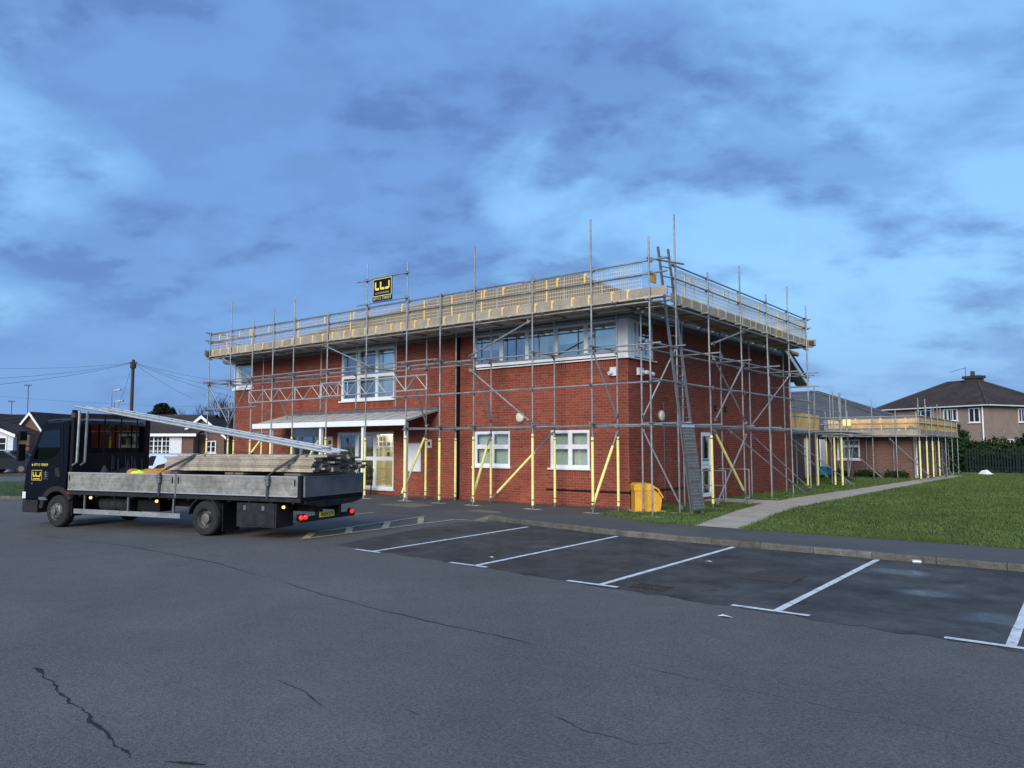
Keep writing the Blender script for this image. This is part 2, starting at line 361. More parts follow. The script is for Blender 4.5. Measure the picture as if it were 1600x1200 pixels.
# markings
def stripe(name, a, b, w, m, z=CP+.009, parent=carpark):
    a, b = Vector((*a, z)), Vector((*b, z)); d = (b-a).normalized(); nn = Vector((-d.y, d.x, 0))*w/2
    k = MB(); n = max(2, int((b-a).length/.25)); L = []; Rr = []
    for i in range(n+1):
        p = a.lerp(b, i/n); L.append(p+nn*random.uniform(.9,1.06)); Rr.append(p-nn*random.uniform(.9,1.06))
    for i in range(n): k.poly([L[i], L[i+1], Rr[i+1], Rr[i]])
    return k.build(name, m, parent)
for (nx, ny), (fx, fy), t0, t1 in (((-10.02,8.86),(-10.33,13.62),-.42,.22), ((-7.63,8.79),(-7.86,13.33),-.5,.25), ((-5.32,8.60),(-5.41,13.22),-.5,.28), ((-2.98,8.45),(-3.03,13.16),-.5,.36), ((-.82,8.29),(-.9,13.1),-.52,.5)):
    stripe('bay_line', (nx,ny), (fx,fy), .088, 'line_white'); stripe('bay_line', (nx+t0,ny-.05), (nx+t1,ny-.06), .085, 'line_white', CP+.012)
for a, b in (((-12.42,9.12),(-12.77,13.89)), ((-13.2,10.1),(-13.97,14.05)), ((-12.77,13.9),(-11.85,14.0)), ((-15.3,10.7),(-15.9,14.05)), ((-16.3,11.2),(-16.75,14.05))):
    stripe('hatch_line', a, b, .1, 'line_yellow')
for a, b in (((-12.46,10.31),(-13.3,11.05)), ((-12.56,11.4),(-13.55,12.4)), ((-12.68,12.6),(-13.75,13.7)), ((-15.5,11.9),(-16.5,12.7)), ((-15.8,13.2),(-16.7,13.9)), ((-12.4,9.2),(-13.1,9.9))):
    stripe('hatch_bar', a, b, .15, 'line_yellow', CP+.012)
# cracks and joint
def crack(pts, w, amp, step=.07):
    k = MB(); P = []
    for a, b in zip(pts, pts[1:]):
        n = max(1, int(math.dist(a, b)/step)); P += [(a[0]+(b[0]-a[0])*i/n, a[1]+(b[1]-a[1])*i/n) for i in range(n)]
    off = 0; prev = None; cw = .7
    for i, (x, y) in enumerate(P):
        off = off*.9+random.uniform(-amp, amp)*.6; cw = min(1.3, max(.1, cw+random.uniform(-.22,.22))); ww = w*cw*min(1, i/4+.1, (len(P)-i)/4)
        cur = ((x, y+off-ww/2, CP+.003), (x, y+off+ww/2, CP+.003))
        if prev: k.poly([prev[0], cur[0], cur[1], prev[1]])
        prev = cur
    k.build('crack', 'crack', carpark)
crack([(-17.5,6.2),(-14.2,6.6),(-10.86,6.5),(-7.63,5.95),(-5.91,5.75),(-4.2,5.67)], .018, .018)
crack([(-3.2,5.65),(-2.3,5.61),(-1.06,5.6),(.6,5.4)], .016, .010)
crack([(-7.0,2.55),(-6.3,2.45),(-5.72,2.38),(-5.02,2.27),(-4.5,2.2)], .06, .02, .03); crack([(-4.35,2.3),(-4.1,2.42)], .05, .012, .03); crack([(-7.1,1.75),(-6.3,1.5)], .09, .02, .03)
crack([(-5.18,3.6),(-4.79,3.55),(-4.29,3.42)], .016, .012, .04); crack([(-3.05,4.28),(-2.69,4.17),(-2.33,4.19),(-2.17,4.38)], .016, .014, .03); crack([(-3.9,3.75),(-3.7,3.72)], .014, .01, .03)
# drain gully, inspection cover, litter
g = MB()
g.box((-4.98,8.58,CP-.03),(-4.5,9.0,CP+.0075))
gully = tag(g.build('drain_gully', 'crack'), 'black square drain grating at the front edge of a parking bay', 'drain')
fr = MB()
for i in range(8): x = -4.96+i*.063; fr.box((x,8.59,CP+.004),(x+.03,8.99,CP+.013))
fr.box((-4.98,8.57,CP+.004),(-4.5,8.6,CP+.014)); fr.box((-4.98,8.78,CP+.004),(-4.5,8.8,CP+.0145)); fr.box((-4.98,8.98,CP+.004),(-4.5,9.01,CP+.014))
fr.build('grating', 'iron', gully)
g = MB(); g.box((-4.05,10.3,CP),(-3.45,10.85,CP+.012)); cov = tag(g.build('inspection_cover', 'iron'), 'rusty brown metal inspection cover set in the dark bay tarmac', 'manhole cover')
g = MB(); g.box((-4.09,10.26,CP),(-3.41,10.3,CP+.014)); g.box((-4.09,10.85,CP),(-3.41,10.89,CP+.014)); g.box((-4.09,10.3,CP),(-4.05,10.85,CP+.014)); g.box((-3.45,10.3,CP),(-3.41,10.85,CP+.014)); g.build('cover_frame', 'iron', cov)
can = MB(); can.lathe([(0,0),(.026,0),(.032,.01),(.033,.015),(.033,.115),(.027,.128),(0,.128)], (-2.52,13.08,CP+.036), (1,.2,0), 14)
can.build('drink_can', 'alu', None, True); tag(bpy.data.objects['drink_can'], 'crushed silver drink can lying against the kerb', 'can')
lf = MB(); lf.add([(0,0,0),(.12,.05,.02),(.26,.02,.005),(.14,-.07,.03),(.1,-.01,.04)], [(0,3,4),(3,2,4),(2,1,4),(1,0,4)]); o = lf.build('paper_scrap', 'paper'); o.location = (-3.4,7.8,CP+.004); o.scale = (.7,.7,.7); tag(o, 'pale torn paper scrap lying on open asphalt', 'litter')
for i, (x, y) in enumerate(((-5.1,11.3),(-8.05,9.55))):
    lf = MB(); lf.add([(0,0,0),(.06,.03,.015),(.13,.0,.004),(.06,-.04,.012)], [(0,3,1),(3,2,1)]); o = lf.build('paper_scrap', 'paper'); o.location = (x, y, CP+.006)
    tag(o, ('small white scrap on the dark tarmac of a middle bay', 'flat pale scrap between the two left bay lines')[i], 'litter')
# lawn
lawn = sheet('lawn', [(-10.2,31.5),(-10.2,16.4),(-8.3,15.35),(-1.26,15.25),(9,15.2),(60,15.2),(60,62),(-16,62),(-16,31.5)], -.004, 'soil')
path = sheet('concrete_path', [(-7.15,15.3),(-6.1,15.3),(-6.7,19),(-7.0,21.5),(-7.0,27),(-6.95,34),(-6.9,41),(-6.7,50.5),(-7.8,50.5),(-7.95,40),(-8.2,30),(-8.36,25.5),(-8.25,22.2),(-7.9,19.5)], .006, 'concrete')
sheet('door_path', [(-10.3,22.4),(-8.2,22.4),(-8.25,23.9),(-10.3,23.9)], .004, 'concrete')
PATH_POLY = [(-7.09,15.3),(-6.16,15.3),(-6.76,19),(-7.06,21.5),(-7.06,27),(-7.01,34),(-6.96,41),(-6.76,50.5),(-7.74,50.5),(-7.89,40),(-8.14,30),(-8.3,25.5),(-8.19,22.2),(-7.84,19.5)]
def inside(x, y, poly):
    r = np.zeros(x.shape, bool); n = len(poly); j = n-1
    for i in range(n):
        xi, yi = poly[i]; xj, yj = poly[j]
        c = ((yi > y) != (yj > y)) & (x < (xj-xi)*(y-yi)/(yj-yi+1e-12)+xi); r ^= c; j = i
    return r
def blades(name, n, xr, yr, dens_pow, hmin, hmax, poly, label):
    t = rng.random(n)**dens_pow; y = yr[0]+(yr[1]-yr[0])*t; x = rng.uniform(*xr, n)
    k = inside(x, y, poly) & ~inside(x, y, PATH_POLY) & ~((x > -10.4) & (x < -8.2) & (y > 22.3) & (y < 24.0)); x, y = x[k], y[k]; n = len(x)
    h = rng.uniform(hmin, hmax, n)*(1+.012*(y-15)); w = rng.uniform(.006,.012, n)*(1+.06*(y-15)); a = rng.uniform(0, 6.283, n); l = rng.uniform(-.6,.6,(n,2))*h[:,None]
    V = np.zeros((n,3,3)); dx, dy = np.cos(a)*w, np.sin(a)*w
    V[:,0] = np.stack([x-dx, y-dy, np.zeros(n)], 1); V[:,1] = np.stack([x+dx, y+dy, np.zeros(n)], 1); V[:,2] = np.stack([x+l[:,0], y+l[:,1], h], 1)
    me = bpy.data.meshes.new(name); me.vertices.add(3*n); me.vertices.foreach_set('co', V.ravel()); me.loops.add(3*n); me.loops.foreach_set('vertex_index', np.arange(3*n, dtype=np.int32))
    me.polygons.add(n); me.polygons.foreach_set('loop_start', np.arange(0,3*n,3, dtype=np.int32)); me.polygons.foreach_set('loop_total', np.full(n,3,dtype=np.int32)); me.materials.append(M['grass']); me.update(calc_edges=True); me.shade_flat()
    return tag(link(name, me), label, 'grass', kind='stuff')
blades('grass', 230000, (-10.3,9), (15.2,56), 1.7, .02, .055, [(-10.25,56),(-10.25,16.4),(-8.33,15.33),(9,15.18),(9,56)], 'short green mown lawn grass beside the concrete path')
blades('rough_grass', 15000, (-12.5,-8), (31.6,43), 1.0, .04, .12, [(-12.5,31.6),(-8,31.6),(-8,43),(-12.5,43)], 'longer rough grass in the corner by the rear wing')

# ------------------------------------------------------------------ main building
BX0, BX1, BY0, BY1, EAVE = -29.7, -10.35, 18.2, 31.4, 5.36
bld = thing('brick_building', 'two storey red brick hall with white windows inside the scaffold', 'building', (-20,24.8,0))
TF = basis((BX0,BY0,0), (1,0,0), (0,-1,0), (0,0,1))      # local (u, out, z)
TR = basis((BX1,BY0,0), (0,1,0), (1,0,0), (0,0,1))
F_OPEN = [(13.73,19.35,4.125,5.27), (7.15,10.05,3.3,5.25), (0,1.36,4.125,5.175), (13.77,15.22,1.05,2.175), (16.73,18.09,1.05,2.175), (6.98,10.06,.2,2.2), (4.1,6.2,0,2.4)]
R_OPEN = [(0,1.5,4.125,5.27), (4.62,5.42,.08,2.14)]
def bricks(T, L, H, openings, soldiers):
    rects = []
    z = 0.0; k = 0
    def cut(u0, u1, zz0, zz1):
        iv = [(u0, u1)]
        for a, b, c, d in openings+[(s[0], s[1], s[2], s[2]+.225) for s in soldiers]:
            if zz1 > c+.01 and zz0 < d-.01:
                nv = []
                for p, q in iv:
                    if b <= p or a >= q: nv.append((p, q)); continue
                    if a > p: nv.append((p, a))
                    if b < q: nv.append((b, q))
                iv = nv
        return iv
    while z+.065 < H:
        u = -.1125 if k % 2 else 0.
        while u < L:
            for p, q in cut(max(u, 0), min(u+.215, L), z, z+.065):
                if q-p > .03: rects.append((p, q, z, z+.065))
            u += .225
        z += .075; k += 1
    for a, b, c in soldiers:
        u = a+.005
        while u+.065 <= b: rects.append((u, u+.065, c+.005, c+.22)); u += .075
    return np.array(rects)
def brick_mesh(name, T, R, m):
    n = len(R); pr = rng.uniform(.003,.006, n); V = np.zeros((n,8,3))
    for i, (ui, zi) in enumerate(((0,2),(1,2),(1,3),(0,3))):
        V[:,i] = np.stack([R[:,ui], np.full(n,-.02), R[:,zi]], 1)
        e = .003; V[:,4+i] = np.stack([R[:,ui]+(e if ui == 0 else -e), pr, R[:,zi]+(e if zi == 2 else -e)], 1)
    A = np.array(T); V = V.reshape(-1,3) @ A[:3,:3].T + A[:3,3]
    Fq = np.array([(4,5,6,7),(0,1,5,4),(1,2,6,5),(2,3,7,6),(3,0,4,7)]); F = (np.arange(n)[:,None,None]*8+Fq[None]).reshape(-1,4)
    me = bpy.data.meshes.new(name); me.vertices.add(len(V)); me.vertices.foreach_set('co', V.ravel()); me.loops.add(F.size); me.loops.foreach_set('vertex_index', F.ravel().astype(np.int32))
    me.polygons.add(len(F)); me.polygons.foreach_set('loop_start', np.arange(0,F.size,4,dtype=np.int32)); me.polygons.foreach_set('loop_total', np.full(len(F),4,dtype=np.int32)); me.materials.append(M[m]); me.update(calc_edges=True); me.shade_flat()
    return me
def wall_skin(T, L, H, openings, depth=.12):
    us = sorted({0, L, *[v for o in openings for v in o[:2]]}); zs = sorted({0, H, *[v for o in openings for v in o[2:]]}); b = MB(T)
    for u0, u1 in zip(us, us[1:]):
        for z0, z1 in zip(zs, zs[1:]):
            um, zm = (u0+u1)/2, (z0+z1)/2
            if any(a < um < bb and c < zm < d for a, bb, c, d in openings): continue
            b.poly([(u0,0,z0),(u1,0,z0),(u1,0,z1),(u0,0,z1)])
    for a, bb, c, d in openings:
        b.poly([(a,0,c),(bb,0,c),(bb,-depth,c),(a,-depth,c)]); b.poly([(a,0,d),(bb,0,d),(bb,-depth,d),(a,-depth,d)])
        b.poly([(a,0,c),(a,0,d),(a,-depth,d),(a,-depth,c)]); b.poly([(bb,0,c),(bb,0,d),(bb,-depth,d),(bb,-depth,c)])
    return b
unit = MB(); unit.add([(-.1075,-.02,-.0325),(.1075,-.02,-.0325),(.1075,-.02,.0325),(-.1075,-.02,.0325),(-.1045,.005,-.0295),(.1045,.005,-.0295),(.1045,.005,.0295),(-.1045,.005,.0295)], [(4,5,6,7),(0,1,5,4),(1,2,6,5),(2,3,7,6),(3,0,4,7)])
unit_brick = unit.mesh('brick', 'brick_one')
SOLD_F = [(13.73,19.35,3.9), (7.15,10.05,3.075), (13.77,15.22,2.175), (16.73,18.09,2.175), (13.77,15.22,.825), (16.73,18.09,.825)]
for T, nm, L, op, sol, cnt in ((TF, 'front_wall', BX1-BX0, F_OPEN, SOLD_F, 190), (TR, 'side_wall', BY1-BY0, R_OPEN, [(0,1.5,3.9)], 105)):
    w = wall_skin(T, L, EAVE, op).build(nm, 'mortar', bld)
    Rr = bricks(T, L, EAVE-.02, op, sol)
    full = np.abs((Rr[:,1]-Rr[:,0])-.215) < .002
    ctr = np.stack([(Rr[:,0]+Rr[:,1])/2, np.zeros(len(Rr)), (Rr[:,2]+Rr[:,3])/2], 1) @ np.array(T)[:3,:3].T+np.array(T)[:3,3]
    dist = np.linalg.norm(ctr-np.array([0,0,1.7]), axis=1)+np.where(full, 0, 1e6)
    pick = np.argsort(dist)[:cnt]
    for i in pick:
        c = ctr[i]; A = T.copy(); A.translation = Vector(c); link('brick', unit_brick, w, A)
    keep = np.ones(len(Rr), bool); keep[pick] = False
    tag(link('brickwork', brick_mesh('brickwork', T, Rr[keep], 'brick'), w), kind='stuff')
# rear and far walls
b = MB(); b.box((BX0+.02,BY1-.25,0),(BX1-.02,BY1,EAVE)); b.box((BX0,BY0+.13,0),(BX0+.25,BY1-.25,EAVE)); b.build('rear_wall', M['farbrick'], bld)
b = MB(); b.box((BX0+.3,BY0+1.6,2.62),(BX1-1.6,BY1-.3,2.75)); b.build('floor_slab', 'interior', bld)
# hipped roof in stepped tile courses
def hip_roof(parent, x0, x1, y0, y1, ze, zr, rx0, rx1, ry, courses, m, name='roof'):
    b = MB()
    A = [Vector((x0,y0,ze)), Vector((x1,y0,ze)), Vector((x1,y1,ze)), Vector((x0,y1,ze))]; R0, R1 = Vector((rx0,ry,zr)), Vector((rx1,ry,zr))
    for p, q, r, s in ((A[0],A[1],R1,R0), (A[1],A[2],R1,R1), (A[2],A[3],R0,R1), (A[3],A[0],R0,R0)):
        for i in range(courses):
            t0, t1 = i/courses, (i+1)/courses
            a, c = p.lerp(s, t0), q.lerp(r, t0); d, e = p.lerp(s, t1), q.lerp(r, t1); up = Vector((0,0,.022))
            b.poly([a+up, c+up, e, d]); b.poly([a-up*.3, c-up*.3, c+up, a+up])
    b.poly([v-Vector((0,0,.03)) for v in A])
    o = b.build(name, m, parent)
    rd = MB()
    for p, q in ((R0,R1),(A[0],R0),(A[1],R1),(A[2],R1),(A[3],R0)): rd.tube(p+Vector((0,0,.02)), q+Vector((0,0,.02)), .09, 8)
    rd.build('ridge_tiles', m, o); return o
hip_roof(bld, BX0-.35, BX1+.35, BY0-.35, BY1+.2, 5.42, 8.33, -23.8, -16.2, 24.8, 22, 'roof')
b = MB(); b.box((BX0-.36,BY0-.38,5.27),(BX1+.36,BY0-.35,5.45)); b.box((BX1+.35,BY0-.35,5.27),(BX1+.38,BY1-1.2,5.45)); b.build('fascia', 'steel_dark', bld)
b = MB(); b.box((BX0-.3,BY0-.36,5.22),(BX1+.34,BY0-.012,5.265)); b.box((BX1+.012,BY0-.01,5.22),(BX1+.34,BY1-1.2,5.265)); b.build('soffit', 'steel_dark', bld)
# catslide verge at the back of the side wall
b = MB(); b.prism([(29.3,5.75),(32.4,4.38),(32.4,4.5),(29.3,5.87)], lambda y, z, t: (t, y, z), -14, -9.85); b.build('rear_roof_slope', 'tile_dark', bld)
b = MB(); b.prism([(29.3,5.55),(32.35,4.2),(32.35,4.37),(29.3,5.74)], lambda y, z, t: (t, y, z), -9.9, -9.86); b.build('bargeboard', 'white', bld)
b = MB(); b.prism([(29.3,5.53),(32.3,4.2),(32.3,4.24),(29.3,5.57)], lambda y, z, t: (t, y, z), -10.34, -9.91); b.build('verge_soffit', 'steel_dark', bld)
def window(parent, T, u0, u1, z0, z1, mull, trans, blind='blind', sill=True, inset=-.05, name='window', fw=.06, lamp=None, depth=.7, wall='interior', glass='glass'):
    """mull: u positions; trans: list of z for each light or one z"""
    b = MB(T); i0, i1 = inset-.03, inset+.03
    b.box((u0,i0,z0),(u1,i1,z0+fw)); b.box((u0,i0,z1-fw),(u1,i1,z1)); b.box((u0,i0,z0+fw),(u0+fw,i1,z1-fw)); b.box((u1-fw,i0,z0+fw),(u1,i1,z1-fw))
    us = [u0+fw]
    for m_ in mull: b.box((m_-fw*.6,i0+.002,z0+fw),(m_+fw*.6,i1-.002,z1-fw)); us += [m_-fw*.6, m_+fw*.6]
    us.append(u1-fw); lights = [(us[i], us[i+1]) for i in range(0, len(us), 2)]
    zs = [z0+fw, z1-fw]
    if trans:
        for a, c in lights: b.box((a,i0+.004,trans-fw*.6),(c,i1-.004,trans+fw*.6))
    w = b.build(name, 'white', parent)
    for a, c in lights:
        for q0, q1 in ([(z0+fw, trans-fw*.6), (trans+fw*.6, z1-fw)] if trans else [(z0+fw, z1-fw)]):
            p = MB(T); p.box((a+.0,inset-.006,q0),(c,inset+.006,q1)); p.build('pane', glass, w)
            s = MB(T); e = .03                                   # opening sash inside each light
            s.box((a,inset-.02,q0),(c,inset+.022,q0+e)); s.box((a,inset-.02,q1-e),(c,inset+.022,q1)); s.box((a,inset-.02,q0+e),(a+e,inset+.022,q1-e)); s.box((c-e,inset-.02,q0+e),(c,inset+.022,q1-e)); s.build('sash', 'white', w)
    if sill: s = MB(T); s.box((u0-.06,-.1,z0-.05),(u1+.06,.07,z0-.002)); s.build('sill', 'white', w)
    r = MB(T); d0, d1 = -.125, -.125-depth
    r.poly([(u0,d1,z0),(u1,d1,z0),(u1,d1,z1),(u0,d1,z1)]); r.poly([(u0,d0,z0),(u1,d0,z0),(u1,d1,z0),(u0,d1,z0)]); r.poly([(u0,d0,z1),(u1,d0,z1),(u1,d1,z1),(u0,d1,z1)])
    r.poly([(u0,d0,z0),(u0,d1,z0),(u0,d1,z1),(u0,d0,z1)]); r.poly([(u1,d0,z0),(u1,d1,z0),(u1,d1,z1),(u1,d0,z1)]); r.build('room', wall, w)
    if blind:
        s = MB(T); u = u0+.03
        while u < u1-.08: s.prism([(u,-.2),(u+.085,-.23),(u+.086,-.226),(u+.001,-.196)], lambda p, q, t: (p, q, t), z0+.08, z1-.03); u += .1
        s.build('blind', blind, w)
    if lamp: s = MB(T); s.box((u0+.3,d1+.15,z1-.06),(u1-.3,d1+.45,z1-.03)); s.build('ceiling_lamp', 'lamp', w)
    return w
U = lambda x: x-BX0
wb = window(bld, TF, 13.73, 19.06, 4.2, 5.25, [U(-14.86), U(-13.85), U(-12.78), U(-11.73)], None, None, False, depth=1.2)
b = MB(TF); b.box((15.95,-.35,4.25),(16.45,-.32,5.22)); b.build('pane_brightener', 'cream', wb)  # added cream panel; its colour stands for the light inside this pane
for a, c, z in ((13.8,14.8,4.75),(16.95,17.9,4.7),(18.0,19.0,4.55)): b = MB(TF); b.box((a,-.2,z),(c,-.185,5.22)); b.build('pane_brightener', 'blind', wb)  # pale panels added behind the glass to imitate its bright reflection
b = MB(); b.box((-10.64,18.186,4.152),(-10.336,18.56,5.262)); b.build('corner_panel', 'white', bld)
window(bld, TR, .36, 1.5, 4.2, 5.25, [.62], None, None, False, depth=1.0)
b = MB(TF); b.box((13.6,-.05,4.115),(19.42,.075,4.15)); b.build('long_sill', 'white', bld)
b = MB(TR); b.box((-.07,-.05,4.115),(1.6,.075,4.149)); b.build('long_sill', 'white', bld)
window(bld, TF, 7.15, 10.05, 3.36, 5.24, [8.1, 9.08], 4.25, 'blind', True)
window(bld, TF, .34, 1.36, 4.2, 5.13, [], None, 'blind', False)
b = MB(TF); b.box((-.02,-.06,4.17),(.34,.01,5.15)); b.box((-.05,-.05,4.08),(1.45,.085,4.169)); b.build('corner_panel', 'white', bld)
for a, c in ((13.77,15.22), (16.73,18.09)): window(bld, TF, a, c, 1.07, 2.16, [(a+c)/2], 1.68, 'blind', True, glass='glass_low')
we = window(bld, TF, 6.98, 10.06, .2, 2.2, [8.05, 9.03], 1.26, None, True, name='entrance_window', glass='glass_low', lamp=True, depth=2.2, wall='cream')
b = MB(TF); b.box((7.1,-.3,.3),(7.95,-.28,2.1)); b.build('curtain', 'blind', we)
k = 0
for r_ in range(4):                                           # notices stuck inside the glass
    for c_ in range(5):
        x = 8.75+c_*.2+(.05 if c_ > 1 else 0); z = 1.95-r_*.175
        if random.random() < .12: continue
        p = MB(TF); p.box((x,-.105,z-.07),(x+.15,-.1,z+.06)); p.build('notice', random.choice(['paper','paper','poster_r','poster_d','cream_lit']), we)
# entrance doors
ed = MB(TF); ed.box((4.1,-.3,2.05),(6.2,-.06,2.4)); ed.box((4.1,-.16,0),(4.2,-.06,2.05)); ed.box((6.1,-.16,0),(6.2,-.06,2.05)); ed.box((4.62,-.15,0),(4.7,-.07,2.05)); ed.box((5.35,-.15,0),(5.42,-.07,2.05)); ed.box((4.2,-.15,.0),(6.1,-.07,.1))
ed = ed.build('entrance_doors', 'alu', bld)
for a, c in ((4.2,4.62),(4.7,5.35),(5.42,6.1)): p = MB(TF); p.box((a,-.12,.1),(c,-.11,2.05)); p.build('pane', 'glass', ed)
r = MB(TF); r.box((4.1,-1.6,0),(6.2,-1.55,2.4)); r.box((4.05,-1.6,0),(4.1,-.3,2.4)); r.box((6.2,-1.6,0),(6.25,-.3,2.4)); r.box((4.1,-1.55,2.4),(6.2,-.3,2.45)); r.build('lobby', 'interior', ed)
# side door
sd_ = MB(TR); sd_.box((4.62,-.1,.08),(4.70,.01,2.14)); sd_.box((5.34,-.1,.08),(5.42,.01,2.14)); sd_.box((4.70,-.1,2.02),(5.34,.01,2.14)); sd_.box((4.70,-.1,.08),(5.34,.01,.2)); sd_.box((4.70,-.09,.98),(5.34,0,1.08))
sdo = sd_.build('side_door', 'white', bld)
for z0, z1 in ((.2,.98),(1.08,2.02)): p = MB(TR); p.box((4.7,-.05,z0),(5.34,-.04,z1)); p.build('pane', 'glass', sdo)
p = MB(TR); p.box((4.72,-.038,1.1),(5.3,-.03,1.3)); p.build('door_notice', 'paper', sdo)
p = MB(TR); p.box((4.74,-.029,1.22),(5.26,-.026,1.28)); p.build('notice_header', 'teal', sdo)
r = MB(TR); r.box((4.62,-.8,.0),(5.42,-.75,2.14)); r.box((4.58,-.8,0),(4.62,-.12,2.14)); r.box((5.42,-.8,0),(5.46,-.12,2.14)); r.box((4.62,-.75,2.14),(5.42,-.12,2.18)); r.build('lobby', 'interior', sdo)
# handrail by the side door
hr = MB(); hr.tube((-9.3,22.2,0),(-9.3,22.2,.95),.022); hr.tube((-10.33,22.2,.95),(-9.3,22.2,.95),.022); hr.tube((-10.33,22.2,.5),(-9.3,22.2,.5),.016)
hr.tube((-9.3,24.1,0),(-9.3,24.1,.95),.022); hr.tube((-10.33,24.1,.95),(-9.3,24.1,.95),.022); hr.build('handrail', 'steel', bld)
# downpipe, cable strip, conduit
b = MB(); b.box((-16.66,18.08,.0),(-16.54,18.185,5.3)); b.build('downpipe', 'black', bld)
b = MB(TF); b.box((16.6,.011,.42),(19.38,.03,.465)); b.build('cable_trunking', 'black', bld)
b = MB(TR); b.box((-.03,.011,.42),(3.4,.03,.465)); b.build('cable_trunking', 'black', bld)
b = MB(TR); b.box((2.05,.01,.1),(2.075,.024,3.0)); b.build('conduit', 'steel_dark', bld)
# entrance canopy
CX0, CX1, CYF = -25.85, -17.5, 16.72
cn = MB(); cn.prism([(CYF,2.47),(BY0-.015,2.86),(BY0-.015,2.9),(CYF,2.51)], lambda y, z, t: (t, y, z), CX0, CX1)
cnp = cn.build('entrance_canopy', 'canopy', bld)
x = CX0+.0
while x <= CX1+.01: g_ = MB(); g_.prism([(CYF,2.512),(BY0-.02,2.902),(BY0-.02,2.925),(CYF,2.535)], lambda y, z, t: (t, y, z), x-.015, x+.015); g_.build('glazing_bar', 'canopy', cnp); x += (CX1-CX0)/14
b = MB(); b.box((CX0-.03,CYF-.07,2.36),(CX1+.03,CYF-.002,2.54)); b.build('gutter_fascia', 'white', cnp)
for x in (-24.8,-21.84,-19.6,-17.56): b = MB(); b.box((x-.05,CYF+.02,0),(x+.05,CYF+.12,2.46)); b.build('post', 'white', cnp)
b = MB(); b.box((CX0,BY0-.06,2.9),(CX1,BY0-.012,3.0)); b.build('flashing', 'steel_dark', cnp)

# things fixed to the walls
def on_wall(name, label, cat, T, u, z, shapes, mats, smooth=False, group=None):
    o = None
    for nm, fn, m in shapes:
        b = MB(T @ Matrix.Translation((u, 0, z))); fn(b); q = b.build(nm if o else name, m, o, smooth); o = o or q
    return tag(o, label, cat, group)
disc = lambda r, d: (lambda b: b.lathe([(0,.012),(r*1.04,.012),(r*1.04,.05),(r,.06),(r*.96,d*.8),(r*.7,d),(0,d)], (0,0,0), (0,1,0), 20))
ring = lambda r: (lambda b: b.lathe([(r*1.05,.011),(r*1.16,.011),(r*1.16,.055),(r*1.05,.055)], (0,0,0), (0,1,0), 20))
on_wall('bulkhead_light', 'round cream bulkhead light on the front wall between ground windows', 'wall light', TF, U(-14.05), 2.57, [('', disc(.14,.1), 'cream_lit'), ('bezel', ring(.14), 'steel')], None, True)
on_wall('bulkhead_light', 'round cream bulkhead light on the side wall above yellow grit bin', 'wall light', TR, 1.87, 2.58, [('', disc(.15,.1), 'cream_lit'), ('bezel', ring(.15), 'steel')], None, True)
on_wall('bulkhead_light', 'pale bulkhead light high on the side wall under scaffold deck', 'wall light', TR, 6.2, 4.72, [('', disc(.14,.1), 'cream_lit'), ('bezel', ring(.14), 'steel')], None, True)
on_wall('alarm_box', 'small white sensor box on front wall just below corner window', 'alarm', TF, U(-10.75), 3.76, [('', lambda b: b.box((-.12,.012,-.12),(.1,.09,.12)), 'white'), ('sensor', lambda b: b.tube((-.05,.09,-.02),(-.09,.2,-.06),.055,10), 'white')], None)
def camshape(b): b.box((-.28,.012,-.1),(.0,.09,.1))
on_wall('security_camera', 'white twin head security camera on side wall near the corner', 'camera', TR, .75, 3.78, [('', camshape, 'white'), ('arm', lambda b: b.tube((-.1,.09,0),(.0,.25,.0),.025), 'white'), ('camera_head', lambda b: b.tube((-.12,.22,-.02),(.16,.3,-.07),.06,10), 'white'), ('lens', lambda b: b.tube((.16,.3,-.07),(.18,.306,-.074),.045,10), 'black')], None)
on_wall('notice_board', 'white notice board on brick wall beside the entrance canopy', 'notice board', TF, U(-18.62), 1.32, [('', lambda b: b.box((-.34,.012,-.46),(.34,.04,.46)), 'paper'), ('frame', lambda b: (b.box((-.37,.012,-.49),(-.34,.05,.49)), b.box((.34,.012,-.49),(.37,.05,.49)), b.box((-.34,.012,.46),(.34,.05,.49)), b.box((-.34,.012,-.49),(.34,.05,-.46))), 'alu')], None)
on_wall('wall_sign', 'small cream sign on brick between entrance doors and lit window', 'sign', TF, U(-23.1), 1.85, [('', lambda b: b.box((-.16,.012,-.2),(.16,.035,.2)), 'cream_lit'), ('pictogram', lambda b: b.box((-.09,.035,-.08),(.09,.038,.06)), 'poster_d')], None)
on_wall('wall_sign', 'small cream sign on brick to the right of notice board', 'sign', TF, U(-17.9), 1.78, [('', lambda b: b.box((-.12,.012,-.14),(.12,.035,.14)), 'cream_lit'), ('pictogram', lambda b: b.box((-.06,.035,-.06),(.06,.038,.06)), 'poster_d')], None)
on_wall('air_vent', 'small dark vent on side brick wall left of its neighbour', 'vent', TR, 5.75, 2.95, [('', lambda b: b.box((-.06,.01,-.08),(.06,.05,.08)), 'black'), ('slat', lambda b: b.box((-.05,.05,-.02),(.05,.06,.02)), 'steel_dark')], None)
on_wall('air_vent', 'small dark vent on side brick wall right of its neighbour', 'vent', TR, 6.6, 2.95, [('', lambda b: b.box((-.06,.01,-.08),(.06,.05,.08)), 'black'), ('slat', lambda b: b.box((-.05,.05,-.02),(.05,.06,.02)), 'steel_dark')], None)
